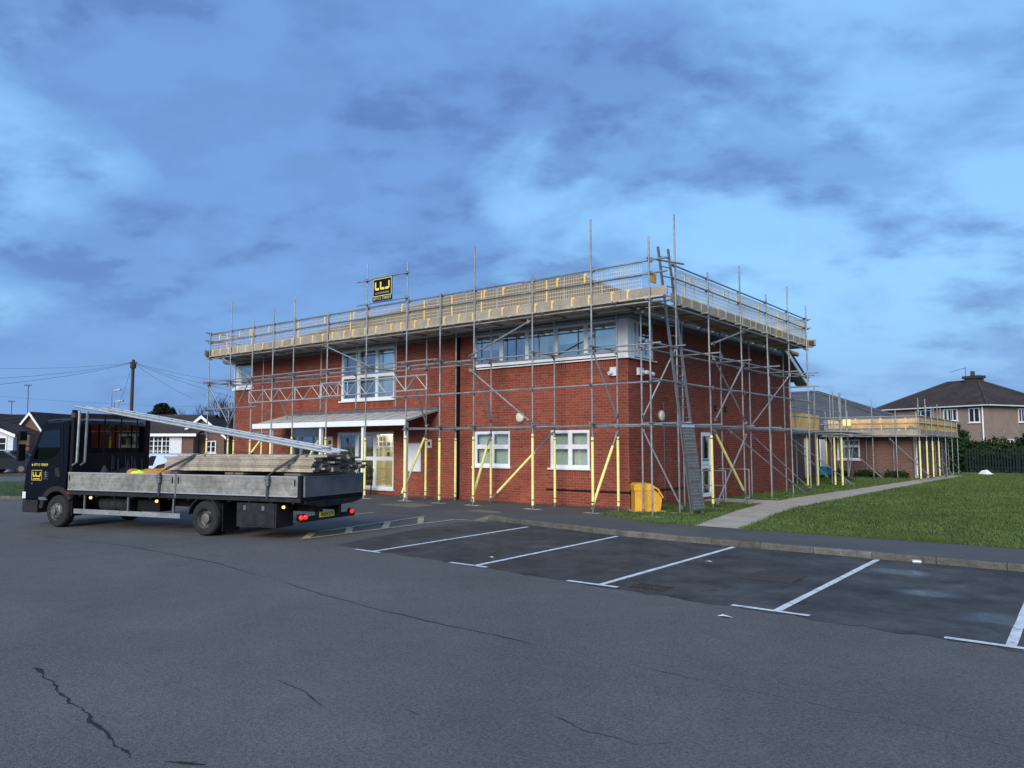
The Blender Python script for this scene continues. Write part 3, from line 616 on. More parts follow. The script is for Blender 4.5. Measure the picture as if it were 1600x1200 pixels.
# grit bin
gb = thing('grit_bin', 'yellow plastic grit bin with sloping lid at building corner', 'grit bin', (-9.75,17.95,0))
Tb = basis((-9.75,17.95,.02), (.784,.62,0), (.62,-.784,0), (0,0,1))
b = MB(Tb); b.prism([(-.3,0),(.36,0),(.4,.32),(.28,.52),(-.3,.52)], lambda x, z, t: (x, t, z), -.36, .28); b.build('body', 'bin', gb)
b = MB(Tb); b.prism([(-.32,.525),(.285,.525),(.42,.33),(.44,.36),(.32,.57),(.1,.71),(-.26,.71),(-.32,.66)], lambda x, z, t: (x, t, z), -.38, .3); b.build('lid', 'bin', gb)
b = MB(Tb); b.tube((.2,.305,.58),(.3,.305,.5),.02); b.build('latch', 'black', gb)
b = MB(Tb); b.box((-.4,-.4,-.02),(.5,.34,-.001)); b.build('base_slab', 'concrete', gb)
# bench by the entrance window
bn = thing('garden_bench', 'dark metal lattice bench in front of the lit entrance window', 'bench', (-20.9,17.6,0))
for x in (-21.55,-20.35):
    b = MB(); b.tube((x,17.3,0),(x,17.32,.62),.022); b.tube((x,17.8,0),(x,17.85,.9),.022); b.tube((x,17.3,.62),(x,17.82,.62),.022); b.build('leg', 'black', bn)
b = MB()
for i in range(6): b.box((-21.6,17.3+i*.085,.42),(-20.3,17.36+i*.085,.445))
b.build('seat', 'wood', bn)
b = MB(); b.tube((-21.6,17.85,.9),(-20.3,17.85,.9),.022); b.tube((-21.6,17.82,.55),(-20.3,17.82,.55),.018)
for i in range(10):
    x = -21.55+i*.13; b.tube((x,17.82,.55),(x+.13,17.85,.9),.01,4); b.tube((x+.13,17.82,.55),(x,17.85,.9),.01,4)
b.build('backrest', 'black', bn)
# ------------------------------------------------------------------ scaffolding on the main building
sc = thing('scaffolding', 'galvanised tube scaffold with boarded top deck around brick hall', 'scaffolding', (-17,17,0))
TR_ = .0242
cpl = MB(); cpl.box((-.042,-.038,-.038),(.042,.038,.038)); cpl.tube((-.02,-.075,.02),(-.02,.075,.02),.014,6); cpl.tube((.02,-.03,-.07),(.02,-.03,.07),.014,6)
cpl_me = cpl.mesh('coupler', 'coupler')
def coupler(p, parent):
    link('coupler', cpl_me, parent, Matrix.Translation(p) @ Matrix.Rotation(random.uniform(0,3.1), 4, 'Z') @ Matrix.Rotation(random.choice((0,1.57)), 4, 'X'))
def tube(parent, name, p, q, m='steel', r=TR_): b = MB(); b.tube(p, q, r, 10); return b.build(name, m, parent, True)
def standard(parent, x, y, top, sleeve=False, sole=True, z0=.0, lean=(0,0), sl=(.12,2.0)):
    s = tube(parent, 'standard', (x,y,z0+.012), (x+lean[0],y+lean[1],top))
    b = MB(); b.box((x-.075,y-.075,z0+.006),(x+.075,y+.075,z0+.014)); b.tube((x,y,z0+.014),(x,y,z0+.1),.03,8); b.build('base_plate', 'steel_dark', s)
    if sole: b = MB(); a = random.uniform(-.1,.1); b.box((x-.24,y-.11,z0-.02),(x+.24,y+.11,z0+.0055)); b.build('sole_board', 'board', s)
    if sleeve:
        k = (sl[0]-z0)/(top-z0); k2 = (sl[1]-z0)/(top-z0); f = lambda t: (x+lean[0]*t, y+lean[1]*t, z0+(top-z0)*t)
        b = MB(); b.tube(f(k), f(k2), .037, 10); b.build('foam_sleeve', 'sleeve', s, True)
        for t in (k+.02, k2-.015): b = MB(); b.tube(f(t), f(t+.004), .039, 10); b.build('tape', 'black', s)
    return s
def brace(p, q, sleeve=None, parent=None):
    s = tube(parent or sc, 'brace', p, q); p, q = Vector(p), Vector(q)
    if sleeve: b = MB(); b.tube(p.lerp(q, sleeve[0]), p.lerp(q, sleeve[1]), .037, 10); b.build('foam_sleeve', 'sleeve', s, True)
    for t in (.03,.97): coupler(p.lerp(q, t), parent or sc)
YO, YI, XO, XI = 16.62, 17.62, -8.75, -9.55
outer = [(-29.05,6.45),(-27.48,7.5),(-25.95,6.6),(-24.6,6.95),(-23.3,7.05),(-21.37,6.42),(-19.3,7.8),(-17.4,7.55),(-15.93,6.4),(-14.58,7.6),(-12.43,6.45),(-10.51,7.65),(-8.8,6.9)]
inner = [-28.7,-26.7,-24.7,-23.0,-21.0,-18.95,-17.5,-16.2,-14.75,-12.4,-10.35]
right = [(17.95,7.77),(20.0,6.6),(22.35,7.25),(24.6,6.7),(26.7,7.3),(28.65,6.92)]
right_in = [17.5,19.9,22.6,25.0,26.9,28.4]
for i, (x, t) in enumerate(outer):
    standard(sc, x, YO, t, True, i < 12, lean=(random.uniform(-.03,.03), random.uniform(-.02,.02)), sl=(.1,1.98+random.uniform(-.06,.06))) if i < 12 else standard(sc, x, YO-.04, t, False, True)
for x in inner:
    if -25.9 < x < -17.55: standard(sc, x, YI, 5.3, False, False, z0=2.95)
    else: standard(sc, x, YI, 5.3, True, False, sl=(.12,1.95))
for y, t in right: standard(sc, XO, y, t, abs(y-20) < .1, True, lean=(random.uniform(-.03,.02),0))
for y in right_in: standard(sc, XI, y, 5.3, False, False)
fx0, fx1, ry0, ry1 = -29.25, -8.55, 16.4, 29.0
def ledger_x(y, z, x0=fx0, x1=fx1, name='ledger', cross=True, xs=None):
    x = x0
    while x < x1-.2:
        L = min(random.choice((6.4,5.0,6.4)), x1-x); dz = random.uniform(-.012,.012); q = min(x+L+.25, x1)
        tube(sc, name, (x,y+random.uniform(-.004,.004),z+dz), (q,y,z+random.uniform(-.012,.012))); x += L
    for xx in (xs or []): coupler((xx, y, z), sc)
def ledger_y(x, z, y0=ry0, y1=ry1, name='ledger', ys=None):
    y = y0
    while y < y1-.2:
        L = min(random.choice((6.4,5.0)), y1-y); q = min(y+L+.25, y1)
        tube(sc, name, (x+random.uniform(-.004,.004),y,z+random.uniform(-.012,.012)), (x,q,z+random.uniform(-.012,.012))); y += L
    for yy in (ys or []): coupler((x, yy, z), sc)
ox = [p[0] for p in outer]; oy = [p[0] for p in right]
for z in (2.22, 4.22, 5.27):
    lo = z < 3
    ledger_x(YO+.05, z, x0=-17.6 if lo else fx0, xs=ox[7:] if lo else ox); ledger_x(YI-.05, z, x0=-17.3 if lo else fx0, x1=-9.3, xs=(inner[7:] if lo else inner) if z < 5 else None)
    if lo: tube(sc, 'ledger', (-29.25,YO+.05,2.25), (-25.95,YO+.05,2.25)); tube(sc, 'ledger', (-29.0,YI,2.25), (-26.2,YI,2.25))
    ledger_y(XO-.05, z+.03, ys=oy); ledger_y(XI+.05, z+.03, y0=17.2, ys=right_in if z < 5 else None)
ledger_x(YO-.05, 3.26, x0=-18, name='guard_rail', xs=ox[7:]); ledger_x(YO-.05, 3.2, x0=-29.4, x1=-25.5, name='guard_rail', xs=ox[:3]); ledger_y(XO+.05, 3.32, name='guard_rail', ys=oy); ledger_x(YO-.052, 4.34, x0=-29.4, x1=-16, name='guard_rail')
for z in (6.3, 5.97): ledger_x(YO+.05, z, name='guard_rail', x1=-8.3 if z > 6.2 else -8.35, xs=ox)
for z in (6.42, 6.07): ledger_y(XO-.05, z, y0=17.75, y1=29.1, name='guard_rail', ys=oy)
tube(sc, 'guard_rail', (-8.85,16.55,6.35), (-8.62,18.15,6.46)); 
# end guards
for z in (6.3, 5.97): tube(sc, 'guard_rail', (-29.1,16.45,z+.05), (-29.1,18.05,z+.05)); tube(sc, 'guard_rail', (-10.2,28.75,z+.1), (-8.6,28.75,z+.1))
for z in (4.3, 3.15, 2.2): tube(sc, 'ledger', (-29.1,16.4,z), (-29.1,18.1,z))
for z in (4.4, 3.9): tube(sc, 'ledger', (-10.2,28.78,z), (-8.4,28.78,z))
# transoms
x = -29
while x < -9.4:
    tube(sc, 'transom', (x,16.45,5.325), (x+random.uniform(-.04,.04),18.0,5.325)); x += random.uniform(1.0,1.25)
y = 17.2
while y < 29:
    tube(sc, 'transom', (-8.55,y,5.355), (-10.15,y+random.uniform(-.04,.04),5.355)); y += random.uniform(1.0,1.25)
for z in (2.27, 4.27):
    for x in [v for v in ox[:-1] if z > 3 or v > -17.6 or v < -26]: tube(sc, 'transom', (x+.07,16.4+random.uniform(-.1,.1),z), (x+.07,17.85+random.uniform(0,.25),z))
    for y in oy: tube(sc, 'transom', (-8.55+random.uniform(-.05,.15),y+.07,z+.03), (-9.85,y+.07,z+.03))
# deck boards, five wide
def board_obj(parent, p, q, w=.222, t=.038, m='board', name='deck_board'):
    b = MB(); b.beam(p, q, w, t); return b.build(name, m, parent)
for k in range(5):
    y = 16.72+k*.228; x = -29.2-random.uniform(0,.2)
    while x < -9.0:
        q = min(x+3.9, -8.95 if k > 0 else -8.45); board_obj(sc, (x,y,5.372+random.uniform(0,.004)), (q-.006,y,5.372)); x += 3.9
for k in range(5):
    xx = -8.86-k*.228; y = 18.15 if k < 2 else 17.95
    while y < 28.9:
        q = min(y+3.9, 29.0); board_obj(sc, (xx,y,5.402+random.uniform(0,.004)), (xx,q-.006,5.402)); y += 3.9
# toe boards
x = -29.15; 
while x < -8.4:
    q = min(x+3.9, -8.35); b = MB(); b.box((x,16.665,5.40),(q-.01,16.703,5.625)); b.build('toe_board', 'toe', sc); x += 3.9
y = 17.75
while y < 29:
    q = min(y+3.9, 29.05); b = MB(); b.box((-8.835,y,5.43),(-8.797,q-.01,5.655)); b.build('toe_board', 'toe', sc); y += 3.9
for a in ((-29.18,16.5),): b = MB(); b.box((-29.16,16.45,5.41),(-29.12,18.0,5.63)); b.build('toe_board', 'toe', sc)
b = MB(); b.box((-10.1,28.9,5.43),(-8.5,28.94,5.655)); b.build('toe_board', 'toe', sc)
b = MB(); b.box((-29.22,16.55,5.38),(-29.05,16.75,5.56)); b.build('packing_block', 'wood', sc)
b = MB(); b.box((-8.72,28.85,5.42),(-8.55,29.1,5.6)); b.build('packing_block', 'wood', sc)
# brick guards: welded wire panels with yellow hooks over the toe board
def guard_mesh(w, h, name='brick_guard'):
    b = MB(); n = int(w/.055)
    for i in range(n+1): b.tube((i*w/n,0,0),(i*w/n,0,h),.0062 if 0 < i < n else .010,3,caps=False)
    for z in (0,.1,.2,.3,.4,.5,.6,.7,.8,h): b.tube((0,0,min(z,h)),(w,0,min(z,h)),.0068,3,caps=False)
    return b.mesh(name, 'mesh')
hk = MB(); hk.prism([(-.022,0),(.022,0),(.022,.16),(.075,.2),(.075,.24),(-.022,.24)], lambda x, z, t: (x, t, z), -.012, .012)
hook_me = hk.mesh('hook', 'hook'); pst = MB(); pst.box((-.02,-.008,0),(.02,.008,.84)); post_me = pst.mesh('stiffener', 'hook')
GW = 1.2; gme = guard_mesh(GW-.03, .86)
def guards(parent, a, b, z, ply=False, side=1, yellow=.65):
    a, b = Vector((*a, z)), Vector((*b, z)); L = (b-a).length; d = (b-a).normalized(); nn = Vector((d.y, -d.x, 0))*side; n = round(L/GW)
    for i in range(n):
        p = a+d*(i*L/n); s = (L/n)/GW
        g_ = link('brick_guard', gme, parent, basis(p, d*s, nn, Vector((0,0,1))))
        for t in (.22+random.uniform(-.05,.05), .72+random.uniform(-.08,.08)):
            link('hook', hook_me, g_, Matrix.Translation((t*GW, .055, -.06+random.uniform(-.02,.02))))
        if random.random() < yellow: link('stiffener', post_me, g_, Matrix.Translation((random.choice((.02,.6,.6)), .012, .0)))
        if random.random() < .75: link('hook', hook_me, g_, Matrix.Translation((random.uniform(.2,1), .01, .55)))
guards(sc, (-29.1,16.72), (-9.05,16.72), 5.46)
guards(sc, (-8.86,18.1), (-8.86,28.95), 5.5, side=1)
guards(sc, (-29.08,17.95), (-29.08,16.75), 5.46, side=1)
guards(sc, (-10.1,28.86), (-8.9,28.86), 5.5)
# braces seen in the photograph
z_ = lambda x, y, z: (x, y, z)
brace((-28.0,YO-.06,5.25), (-25.9,YO-.06,4.3)); brace((-26.0,YO-.06,4.25), (-27.5,YO-.06,2.4)); brace((-28.95,YO-.06,4.2), (-27.4,YO-.06,2.6))
brace((-21.6,YO-.06,5.25), (-18.9,YO-.06,4.25)); brace((-12.45,YO-.06,5.15), (-14.7,YO-.06,4.32)); brace((-14.7,YO-.06,3.95), (-12.4,YO-.06,2.32))
brace((-17.3,YO,4.2), (-17.45,YI,2.3)); brace((-10.5,YO,4.2), (-10.35,YI,2.45)); brace((-14.6,YO,4.2), (-14.75,YI,2.4)); brace((-24.6,YO,4.2), (-24.7,YI,2.3))
brace((-17.55,YO-.05,.12), (-17.5,YI,2.1), (.05,.93)); brace((-14.6,YO-.05,.1), (-14.75,YI,2.1), (.05,.8)); brace((-10.52,YO-.05,.1), (-10.35,YI,2.1), (.05,.8)); brace((-27.45,YO-.05,.1), (-26.7,YI,2.0), (.4,.95)); brace((-23.3,YO-.05,.1), (-23.0,YI,2.0), (.3,.95))
brace((-14.75,YI-.06,.06), (-12.4,YI-.06,2.1), (.13,.72))
brace((XI,17.5,2.15), (XO+.05,18.0,.08)); brace((XO+.06,20.0,2.15), (XO+.06,22.4,.1), (.05,.85)); brace((XO+.08,22.35,2.05), (XO+.08,20.05,.1)); brace((XI+.1,22.9,2.2), (XO+.3,26.9,.1))
brace((XI,25.0,2.1), (XO+.1,28.4,.1)); brace((XO+.06,20.0,4.55), (XO+.06,22.4,5.2)); brace((XO+.06,20.05,4.2), (XO+.06,22.45,2.35)); brace((XO+.06,22.3,4.2), (XO+.06,20.1,2.4)); brace((XI,17.5,2.4), (XO,17.95,4.3)); brace((XI,25,2.35), (XO+.06,26.6,4.2))
# lattice beams clamped along the front at first-floor level
def lattice(parent, p, q, h, name='lattice_beam', r=.022, bay=.45):
    p, q = Vector(p), Vector(q); d = q-p; L = d.length; n = int(L/bay); b = MB(); up = Vector((0,0,h))
    b.tube(p, q, r, 8); b.tube(p+up, q+up, r, 8)
    for i in range(n+1):
        a = p+d*(i/n)
        if i % 3 == 0 or i == n: b.tube(a, a+up, r*.7, 6)
        if i < n: c = p+d*((i+1)/n); b.tube(a if i % 2 else a+up, c+up if i % 2 else c, r*.65, 6)
    return b.build(name, 'alu', parent, True)
lattice(sc, (-25.9,16.5,3.35), (-20.6,16.5,3.36), .45); lattice(sc, (-21.4,16.42,3.4), (-16.3,16.42,3.42), .45)
# name board with its two tubes
for z in (7.2, 6.4): tube(sc, 'sign_rail', (-19.75,16.55,z), (-17.25,16.55,z)); coupler((-19.3,16.58,z), sc); coupler((-17.4,16.58,z), sc)
SX0, SX1, SZ0, SZ1 = -18.9, -17.97, 6.42, 7.18
bn_ = MB(); bn_.box((SX0,16.49,SZ0),(SX1,16.505,SZ1)); banner = tag(bn_.build('name_board', 'signblack'), 'black and yellow LLJ name board hung between two scaffold tubes', 'sign')
def frame_rect(b, x0, x1, z0, z1, y, t):
    b.box((x0,y-.004,z0),(x1,y,z0+t)); b.box((x0,y-.004,z1-t),(x1,y,z1)); b.box((x0,y-.004,z0+t),(x0+t,y,z1-t)); b.box((x1-t,y-.004,z0+t),(x1,y,z1-t))
b = MB(); frame_rect(b, SX0+.02, SX1-.02, SZ0+.155, SZ1-.02, 16.489, .022); b.build('border', 'logo', banner)
def llj(b, fn, w, h):
    """three strokes of the logo in a w x h field"""
    t = w*.085; cw = w*.29
    for i in range(2):
        x = i*w*.345; b.prism([(x,h),(x+t,h),(x+t,t*1.25),(x+cw,t*1.25),(x+cw,0),(x+t*.9,0),(x,t*.9)], fn, 0, 1)
    x = w*.69; b.prism([(x+cw-t,h),(x+cw,h),(x+cw,t*.9),(x+cw-t*.9,0),(x,0),(x,t*1.25),(x+cw-t,t*1.25)], fn, 0, 1)
b = MB(); llj(b, lambda a, c, t: (SX0+.11+a, 16.489-.005*t, SZ0+.36+c), .72, .27); b.build('logo_letters', 'logo', banner)
def put_text(txt, size, m, parent, origin, ux, uz, un, width=None):
    me = text_mesh(txt, size); me.materials.clear(); me.materials.append(M[m]); xs = [v.co.x for v in me.vertices]; w = max(xs)-min(xs); k = (width/w) if width else 1
    return link('lettering', me, parent, basis(origin, Vector(ux)*k, uz, un))
put_text('LLJ SCAFFOLDING', .075, 'textgrey', banner, ((SX0+SX1)/2,16.484,SZ0+.26), (1,0,0), (0,0,1), (0,-1,0), .66)
put_text('07713 739059', .13, 'textgrey', banner, ((SX0+SX1)/2,16.484,SZ0+.075), (1,0,0), (0,0,1), (0,-1,0), .84)
# access ladder and its climb guard
ld = thing('ladder', 'steel access ladder leaning up to the scaffold corner', 'ladder', (-8.18,17.78,0))
LB, LT = Vector((-8.2,17.78,.02)), Vector((-9.14,18.02,6.95)); lr = Vector((.24,.97,0)).normalized()*.2
for s in (-1,1): b = MB(); b.beam(LB+lr*s, LT+lr*s, .04, .065, lr); b.build('stile', 'steel_dark', ld)
n = 26
for i in range(1, n): b = MB(); c = LB.lerp(LT, i/n); b.tube(c-lr, c+lr, .015, 8); b.build('rung', 'steel_dark', ld)
cg = thing('ladder_guard', 'perforated grey steel climb guard strapped to foot of ladder', 'guard plate', (-8.1,17.78,0))
ldir = (LT-LB).normalized(); ln = ldir.cross(lr).normalized(); ln = ln if ln.x > 0 else -ln; lw = lr.normalized()
for k in range(6):
    z0 = .1+k*.345; b = MB(); T = basis(LB+ldir*z0+ln*.055, lw, ldir, ln)
    b.T = T; b.box((-.235,.0,0),(.235,.335,.012)); p = b.build('plate', 'plate_grey', cg)
    s = MB(T)
    for r_ in range(4):
        for c_ in range(6): s.tube((-.17+c_*.068+(.03 if r_ % 2 else 0)-.01,.05+r_*.075,.012),(-.17+c_*.068+(.03 if r_ % 2 else 0)-.01,.05+r_*.075,.018),.016,6)
    s.build('studs', 'steel', p)
b = MB(basis(LB+ldir*2.16+ln*.055, lw, ldir, ln)); b.box((-.235,0,0),(.235,.07,.03)); b.build('top_bar', 'alu', cg)
b = MB(); b.box((-9.35,17.6,6.0),(-9.31,17.95,6.25)); tag(b.build('warning_tag', 'ply'), 'small plywood tag tied beside the ladder top', 'sign')
# ------------------------------------------------------------------ flatbed truck
K = 1.0588
TA = math.atan2(-.262, -.965)
TRK = Matrix.Translation((-13.59*K, 7.76*K, CP)) @ Matrix.Rotation(TA, 4, 'Z')
tk = thing('flatbed_truck', 'black cab dropside flatbed truck loaded with scaffold boards', 'truck', (-13.59*K, 7.76*K, CP), TA, local=True)
S = Matrix.Scale(K, 4)
def tb(): return MB(S)
b = tb(); b.box((-2.15,-.72,.48),(3.7,-.62,.66)); b.box((-2.15,-1.3,.48),(3.7,-1.2,.66))
for x in (-1.9,-.9,.6,1.8,3.0): b.box((x,-1.2,.52),(x+.08,-.72,.62))
b.build('chassis', 'truckgrey', tk)
b = tb(); b.box((-2.26,-1.9,.72),(3.74,-.02,.785)); b.box((-2.26,-.03,.695),(3.74,.012,.76)); b.box((-2.26,-1.92,.695),(3.74,-1.88,.76))
for i in range(12): b.box((-2.1+i*.5,-1.88,.66),(-2.04+i*.5,-.03,.719))
b.build('load_bed', 'truckgrey', tk)
def dropside(x0, x1, y):
    b = tb(); b.box((x0,y-.014,.79),(x1,y+.014,1.15)); o = b.build('dropside', 'dropside', tk)
    r = tb(); r.box((x0,y-.02,1.135),(x1,y+.02,1.158)); r.box((x0,y-.02,.787),(x1,y+.02,.806)); r.build('edge_rail', 'alu', o)
    g = tb(); 
    for z in (.91,1.03): g.box((x0+.01,y+.0135,z),(x1-.01,y+.016,z+.005))
    g.build('seam', 'steel_dark', o)
    for x in (x0+.05, x1-.06): l = tb(); l.box((x,y+.014,.98),(x+.022,y+.026,1.1)); l.build('latch', 'black', o)
for y in (0, -1.9): dropside(.74, 3.74, y); dropside(-2.2, .7, y)
b = tb(); b.box((.702,-.022,.7),(.738,.02,1.17)); b.build('pillar', 'steel_dark', tk)
for y in (-.02,-1.9): b = tb(); b.box((-2.27,y-.025,.7),(-2.205,y+.025,1.17)); b.build('pillar', 'black', tk)
b = tb(); b.box((-2.31,-1.87,.79),(-2.285,-.05,1.15)); tbd = b.build('tailboard', 'tailgrey', tk)
b = tb(); b.box((-2.318,-1.87,.785),(-2.28,-.05,.803)); b.box((-2.318,-1.87,1.137),(-2.28,-.05,1.157)); b.box((-2.318,-.075,.8),(-2.28,-.045,1.14)); b.build('edge_rail', 'steel_dark', tbd)
b = tb(); b.prism([(-.1,.71),(-1.86,.71),(-1.86,.66),(-1.5,.6),(-.55,.58),(-.1,.66)], lambda y, z, t: (t, y, z), -2.3, -2.1); b.build('tail_skirt', 'truckgrey', tk)
# cab
prof = [(3.83,.80),(3.80,1.3),(3.80,2.16),(3.88,2.25),(4.15,2.285),(4.5,2.262),(4.61,2.18),(4.82,1.78),(5.03,1.38),(5.10,1.22),(5.15,.8),(5.15,.55),(4.62,.55)]
arc = [(4.07+.50*math.cos(t), .36+.46*math.sin(t)) for t in np.linspace(rad(22), rad(120), 9)]
prof = prof+arc
cabc = (4.4, 1.4)
b = tb(); n = len(prof); rings = []
for y, s_ in ((.0,.965),(-.05,1.),(-.95,1.012),(-1.9,1.),(-1.95,.965)):
    rings.append([(cabc[0]+(x-cabc[0])*(s_ if x > 3.9 else 1), y, cabc[1]+(z-cabc[1])*s_) for x, z in prof])
vs = [p for r_ in rings for p in r_]; fs = [(k*n+i, k*n+(i+1) % n, (k+1)*n+(i+1) % n, (k+1)*n+i) for k in range(4) for i in range(n)]+[tuple(range(n)), tuple(range(4*n,5*n))]
b.add(vs, fs); cab = b.build('cab', 'truckpaint', tk, True)
def ypoly(pts, y0, y1, name, m, parent): b = tb(); b.prism(pts, lambda x, z, t: (x, t, z), y0, y1); return b.build(name, m, parent)
door = ypoly([(4.95,.9),(4.93,1.4),(4.58,2.1),(3.98,2.13),(3.93,1.2),(4.05,.95),(4.35,.86)], -.002, .008, 'door', 'truckpaint', cab)
ypoly([(4.86,1.44),(4.55,2.02),(4.06,2.05),(4.03,1.68),(4.16,1.5),(4.5,1.40)], .008, .014, 'side_window', 'glass_dark', door)
ypoly([(4.12,1.24),(4.28,1.24),(4.28,1.28),(4.12,1.28)], .008, .03, 'handle', 'black', door)
ypoly([(3.99,1.06),(4.14,1.06),(4.18,1.26),(4.06,1.26)], .006, .012, 'air_grille', 'truckgrey', cab)
b = tb(); b.add([(5.03*1+.012,-.12,1.40),(5.045,-1.83,1.40),(4.62,-1.78,2.15),(4.62,-.17,2.15)], [(0,1,2,3)]); b.build('windscreen', 'glass_dark', cab)
b = tb(); b.box((3.775,-1.72,1.66),(3.793,-.5,2.18)); b.build('rear_window', 'glass_dark', cab)
b = tb(); b.box((4.7,-1.9,.28),(5.18,-.02,.55)); b.box((5.1,-1.88,.3),(5.2,-.04,.5)); b.build('bumper', 'truckgrey', cab)
b = tb(); b.box((5.06,-.2,.58),(5.165,.004,.72)); b.box((5.06,-1.92,.58),(5.165,-1.73,.72)); b.build('headlight', 'headlamp', cab)
b = tb()
for i in range(8):
    t0, t1 = rad(5+i*18), rad(5+(i+1)*18); c = (4.07,.35)
    P = [(c[0]+r_*math.cos(t), c[1]+r_*math.sin(t)*.97) for r_, t in ((.42,t0),(.53,t0),(.53,t1),(.42,t1))]; b.prism(P, lambda x, z, t: (x, t, z), -.25, .022)
b.build('wheel_arch', 'truckgrey', cab)
b = tb(); b.box((3.62,-.25,.25),(3.66,-.02,.8)); b.build('mudflap', 'black', cab)
for z0, z1, yy in ((1.82,2.02,.14),(1.38,1.74,.16)):
    b = tb(); b.box((5.02,yy-.08,z0),(5.09,yy+.07,z1)); b.tube((4.98,0,z1-.04),(5.05,yy,z1-.04),.012); b.build('mirror', 'black', cab)
b = tb()
for a, c in (((4.95,.9),(4.93,1.4)),((4.93,1.4),(4.58,2.1)),((3.98,2.13),(3.93,1.2)),((3.93,1.2),(4.05,.95)),((4.05,.95),(4.35,.86))): b.beam((a[0],.0085,a[1]),(c[0],.0085,c[1]),.006,.004,(0,1,0))
b.build('door_seam', 'truckgrey', door)
ypoly([(3.95,2.2),(4.45,2.2),(4.42,2.225),(3.95,2.225)], .0, .012, 'roof_gutter', 'truckgrey', cab)
ypoly([(4.35,.56),(4.6,.56),(4.6,.62),(4.4,.62)], .0, .03, 'step', 'steel_dark', cab)
b = tb(); b.lathe([(0,.03),(.03,.025),(.035,0)], (3.72,.0,.72), (0,1,0), 10); b.build('side_reflector', 'red_lens', cab, True)
b = tb(); b.box((4.0,-.6,1.25),(4.3,-.15,1.75)); b.box((4.0,-1.75,1.25),(4.3,-1.2,1.75)); b.build('seat', 'truckgrey', cab)
# logo and number on the door
def door_text(txt, size, m, x, z, width=None): put_text(txt, size, m, cab, Vector((x,.0165,z))*K, (-K,0,0), (0,0,K), (0,K,0), width)
LY = .016
b = tb(); x0, x1, z0, z1 = 4.88, 4.56, .97, 1.185
for a in ((x0,z0,x1,z0+.007),(x0,z1-.007,x1,z1),(x0,z0,x0-.007,z1),(x1+.007,z0,x1,z1)): b.box((min(a[0],a[2]),.0095,a[1]),(max(a[0],a[2]),LY,a[3]))
llj(b, lambda a, c, t: (4.845-a, .0095+.006*t, 1.045+c), .25, .1); b.box((4.62,.0095,.995),(4.83,.015,1.01)); b.build('logo', 'logo', cab)
door_text('07713 739059', .075, 'logo', 4.6, 1.3, .44)
b = tb(); 
for i in range(4): b.box((4.36,.0095,1.0+i*.045),(4.52,.0115,1.008+i*.045))
b.box((4.43,.0095,1.03),(4.46,.012,1.17)); b.build('badge', 'steel_dark', cab)
door_text('LF', .06, 'steel', 4.85, .9)
b = tb(); b.box((4.86,.0095,1.28),(4.89,.012,1.32)); b.build('phone_icon', 'logo', cab)
# headboard rack behind the cab
b = tb(); b.box((3.67,-1.865,.79),(3.72,-.075,1.55)); hbo = b.build('headboard', 'black', tk)
for y in (-.04,-1.9): b = tb(); b.box((3.66,y-.035,.79),(3.74,y+.035,2.46)); b.build('rack_post', 'black', hbo)
b = tb(); b.box((3.64,-1.95,2.3),(3.76,.0,2.4)); b.build('rack_beam', 'wood', hbo)
b = tb()
for i in range(4): y = -.35-i*.42; b = tb(); b.box((3.68,y,1.55),(3.7,y+.02,2.3)); b.build('bar', 'black', hbo)
for y in (-.06,-.24):
    b = tb(); b.tube((3.6,y,1.36),(3.58,y,2.44),.026,8); b.tube((3.6,y,1.36),(3.6,y+.1,1.3),.02); b.build('rack_tube', 'steel', hbo, True)
b = tb()
for i in range(14):
    y = -.9-random.random()*.85; z = 1.5-random.random()*.15; b.tube((3.64,y,z),(3.62,y+random.uniform(-.05,.05),z-random.uniform(.15,.4)),.009,5)
b.build('hanging_lashings', 'brass', hbo)
# wheels
def wheel(x, ys, yin, name, front):
    b = tb(); w = ys-yin; r = .335
    b.lathe([(.19,0),(.26,.0),(.30,-.005),(r-.01,-.03),(r,-.06),(r,-w+.06),(r-.01,-w+.03),(.28,-w),(.19,-w)], (x,ys,.335), (0,1,0), 36)
    t = b.build('wheel', 'rubber', tk, True)
    rm = tb()
    if front: rm.lathe([(.205,-.005),(.19,-.02),(.175,-.035),(.165,.0),(.13,.03),(.10,.035),(.075,.035),(.07,.075),(.0,.078)], (x,ys,.335), (0,1,0), 30)
    else: rm.lathe([(.205,-.005),(.19,-.03),(.18,-.1),(.16,-.12),(.12,-.12),(.095,-.11),(.09,-.03),(.05,-.02),(0,-.02)], (x,ys,.335), (0,1,0), 30)
    rm.build('rim', 'rim', t, True)
    nb = tb()
    for i in range(8):
        a = 2*math.pi*i/8; rr = .115 if front else .135; h = .04 if front else -.115
        nb.tube((x+rr*math.cos(a),ys+h-.01,.335+rr*math.sin(a)),(x+rr*math.cos(a),ys+h+.02,.335+rr*math.sin(a)),.013,6)
    nb.build('wheel_nuts', 'steel_dark', t)
    hl = tb()
    for i in range(8):
        a = 2*math.pi*(i+.5)/8; rr = .15; h = .008 if front else -.118
        hl.tube((x+rr*math.cos(a),ys+h,.335+rr*math.sin(a)),(x+rr*math.cos(a),ys+h+.006,.335+rr*math.sin(a)),.018,8)
    hl.build('hand_holes', 'black', t)
wheel(4.07,-.0,-.22,'wheel',True); wheel(.0,-.02,-.22,'wheel',False); wheel(.0,-.25,-.45,'wheel',False)
wheel(4.07,-1.7,-1.92,'wheel',True); wheel(0,-1.68,-1.9,'wheel',False)
b = tb(); b.tube((0,-1.7,.335),(0,-.2,.335),.07,10); b.tube((4.07,-1.7,.33),(4.07,-.2,.33),.05,10); b.box((-.15,-1.1,.2),(.15,-.82,.47)); b.build('axles', 'truckgrey', tk)
b = tb()
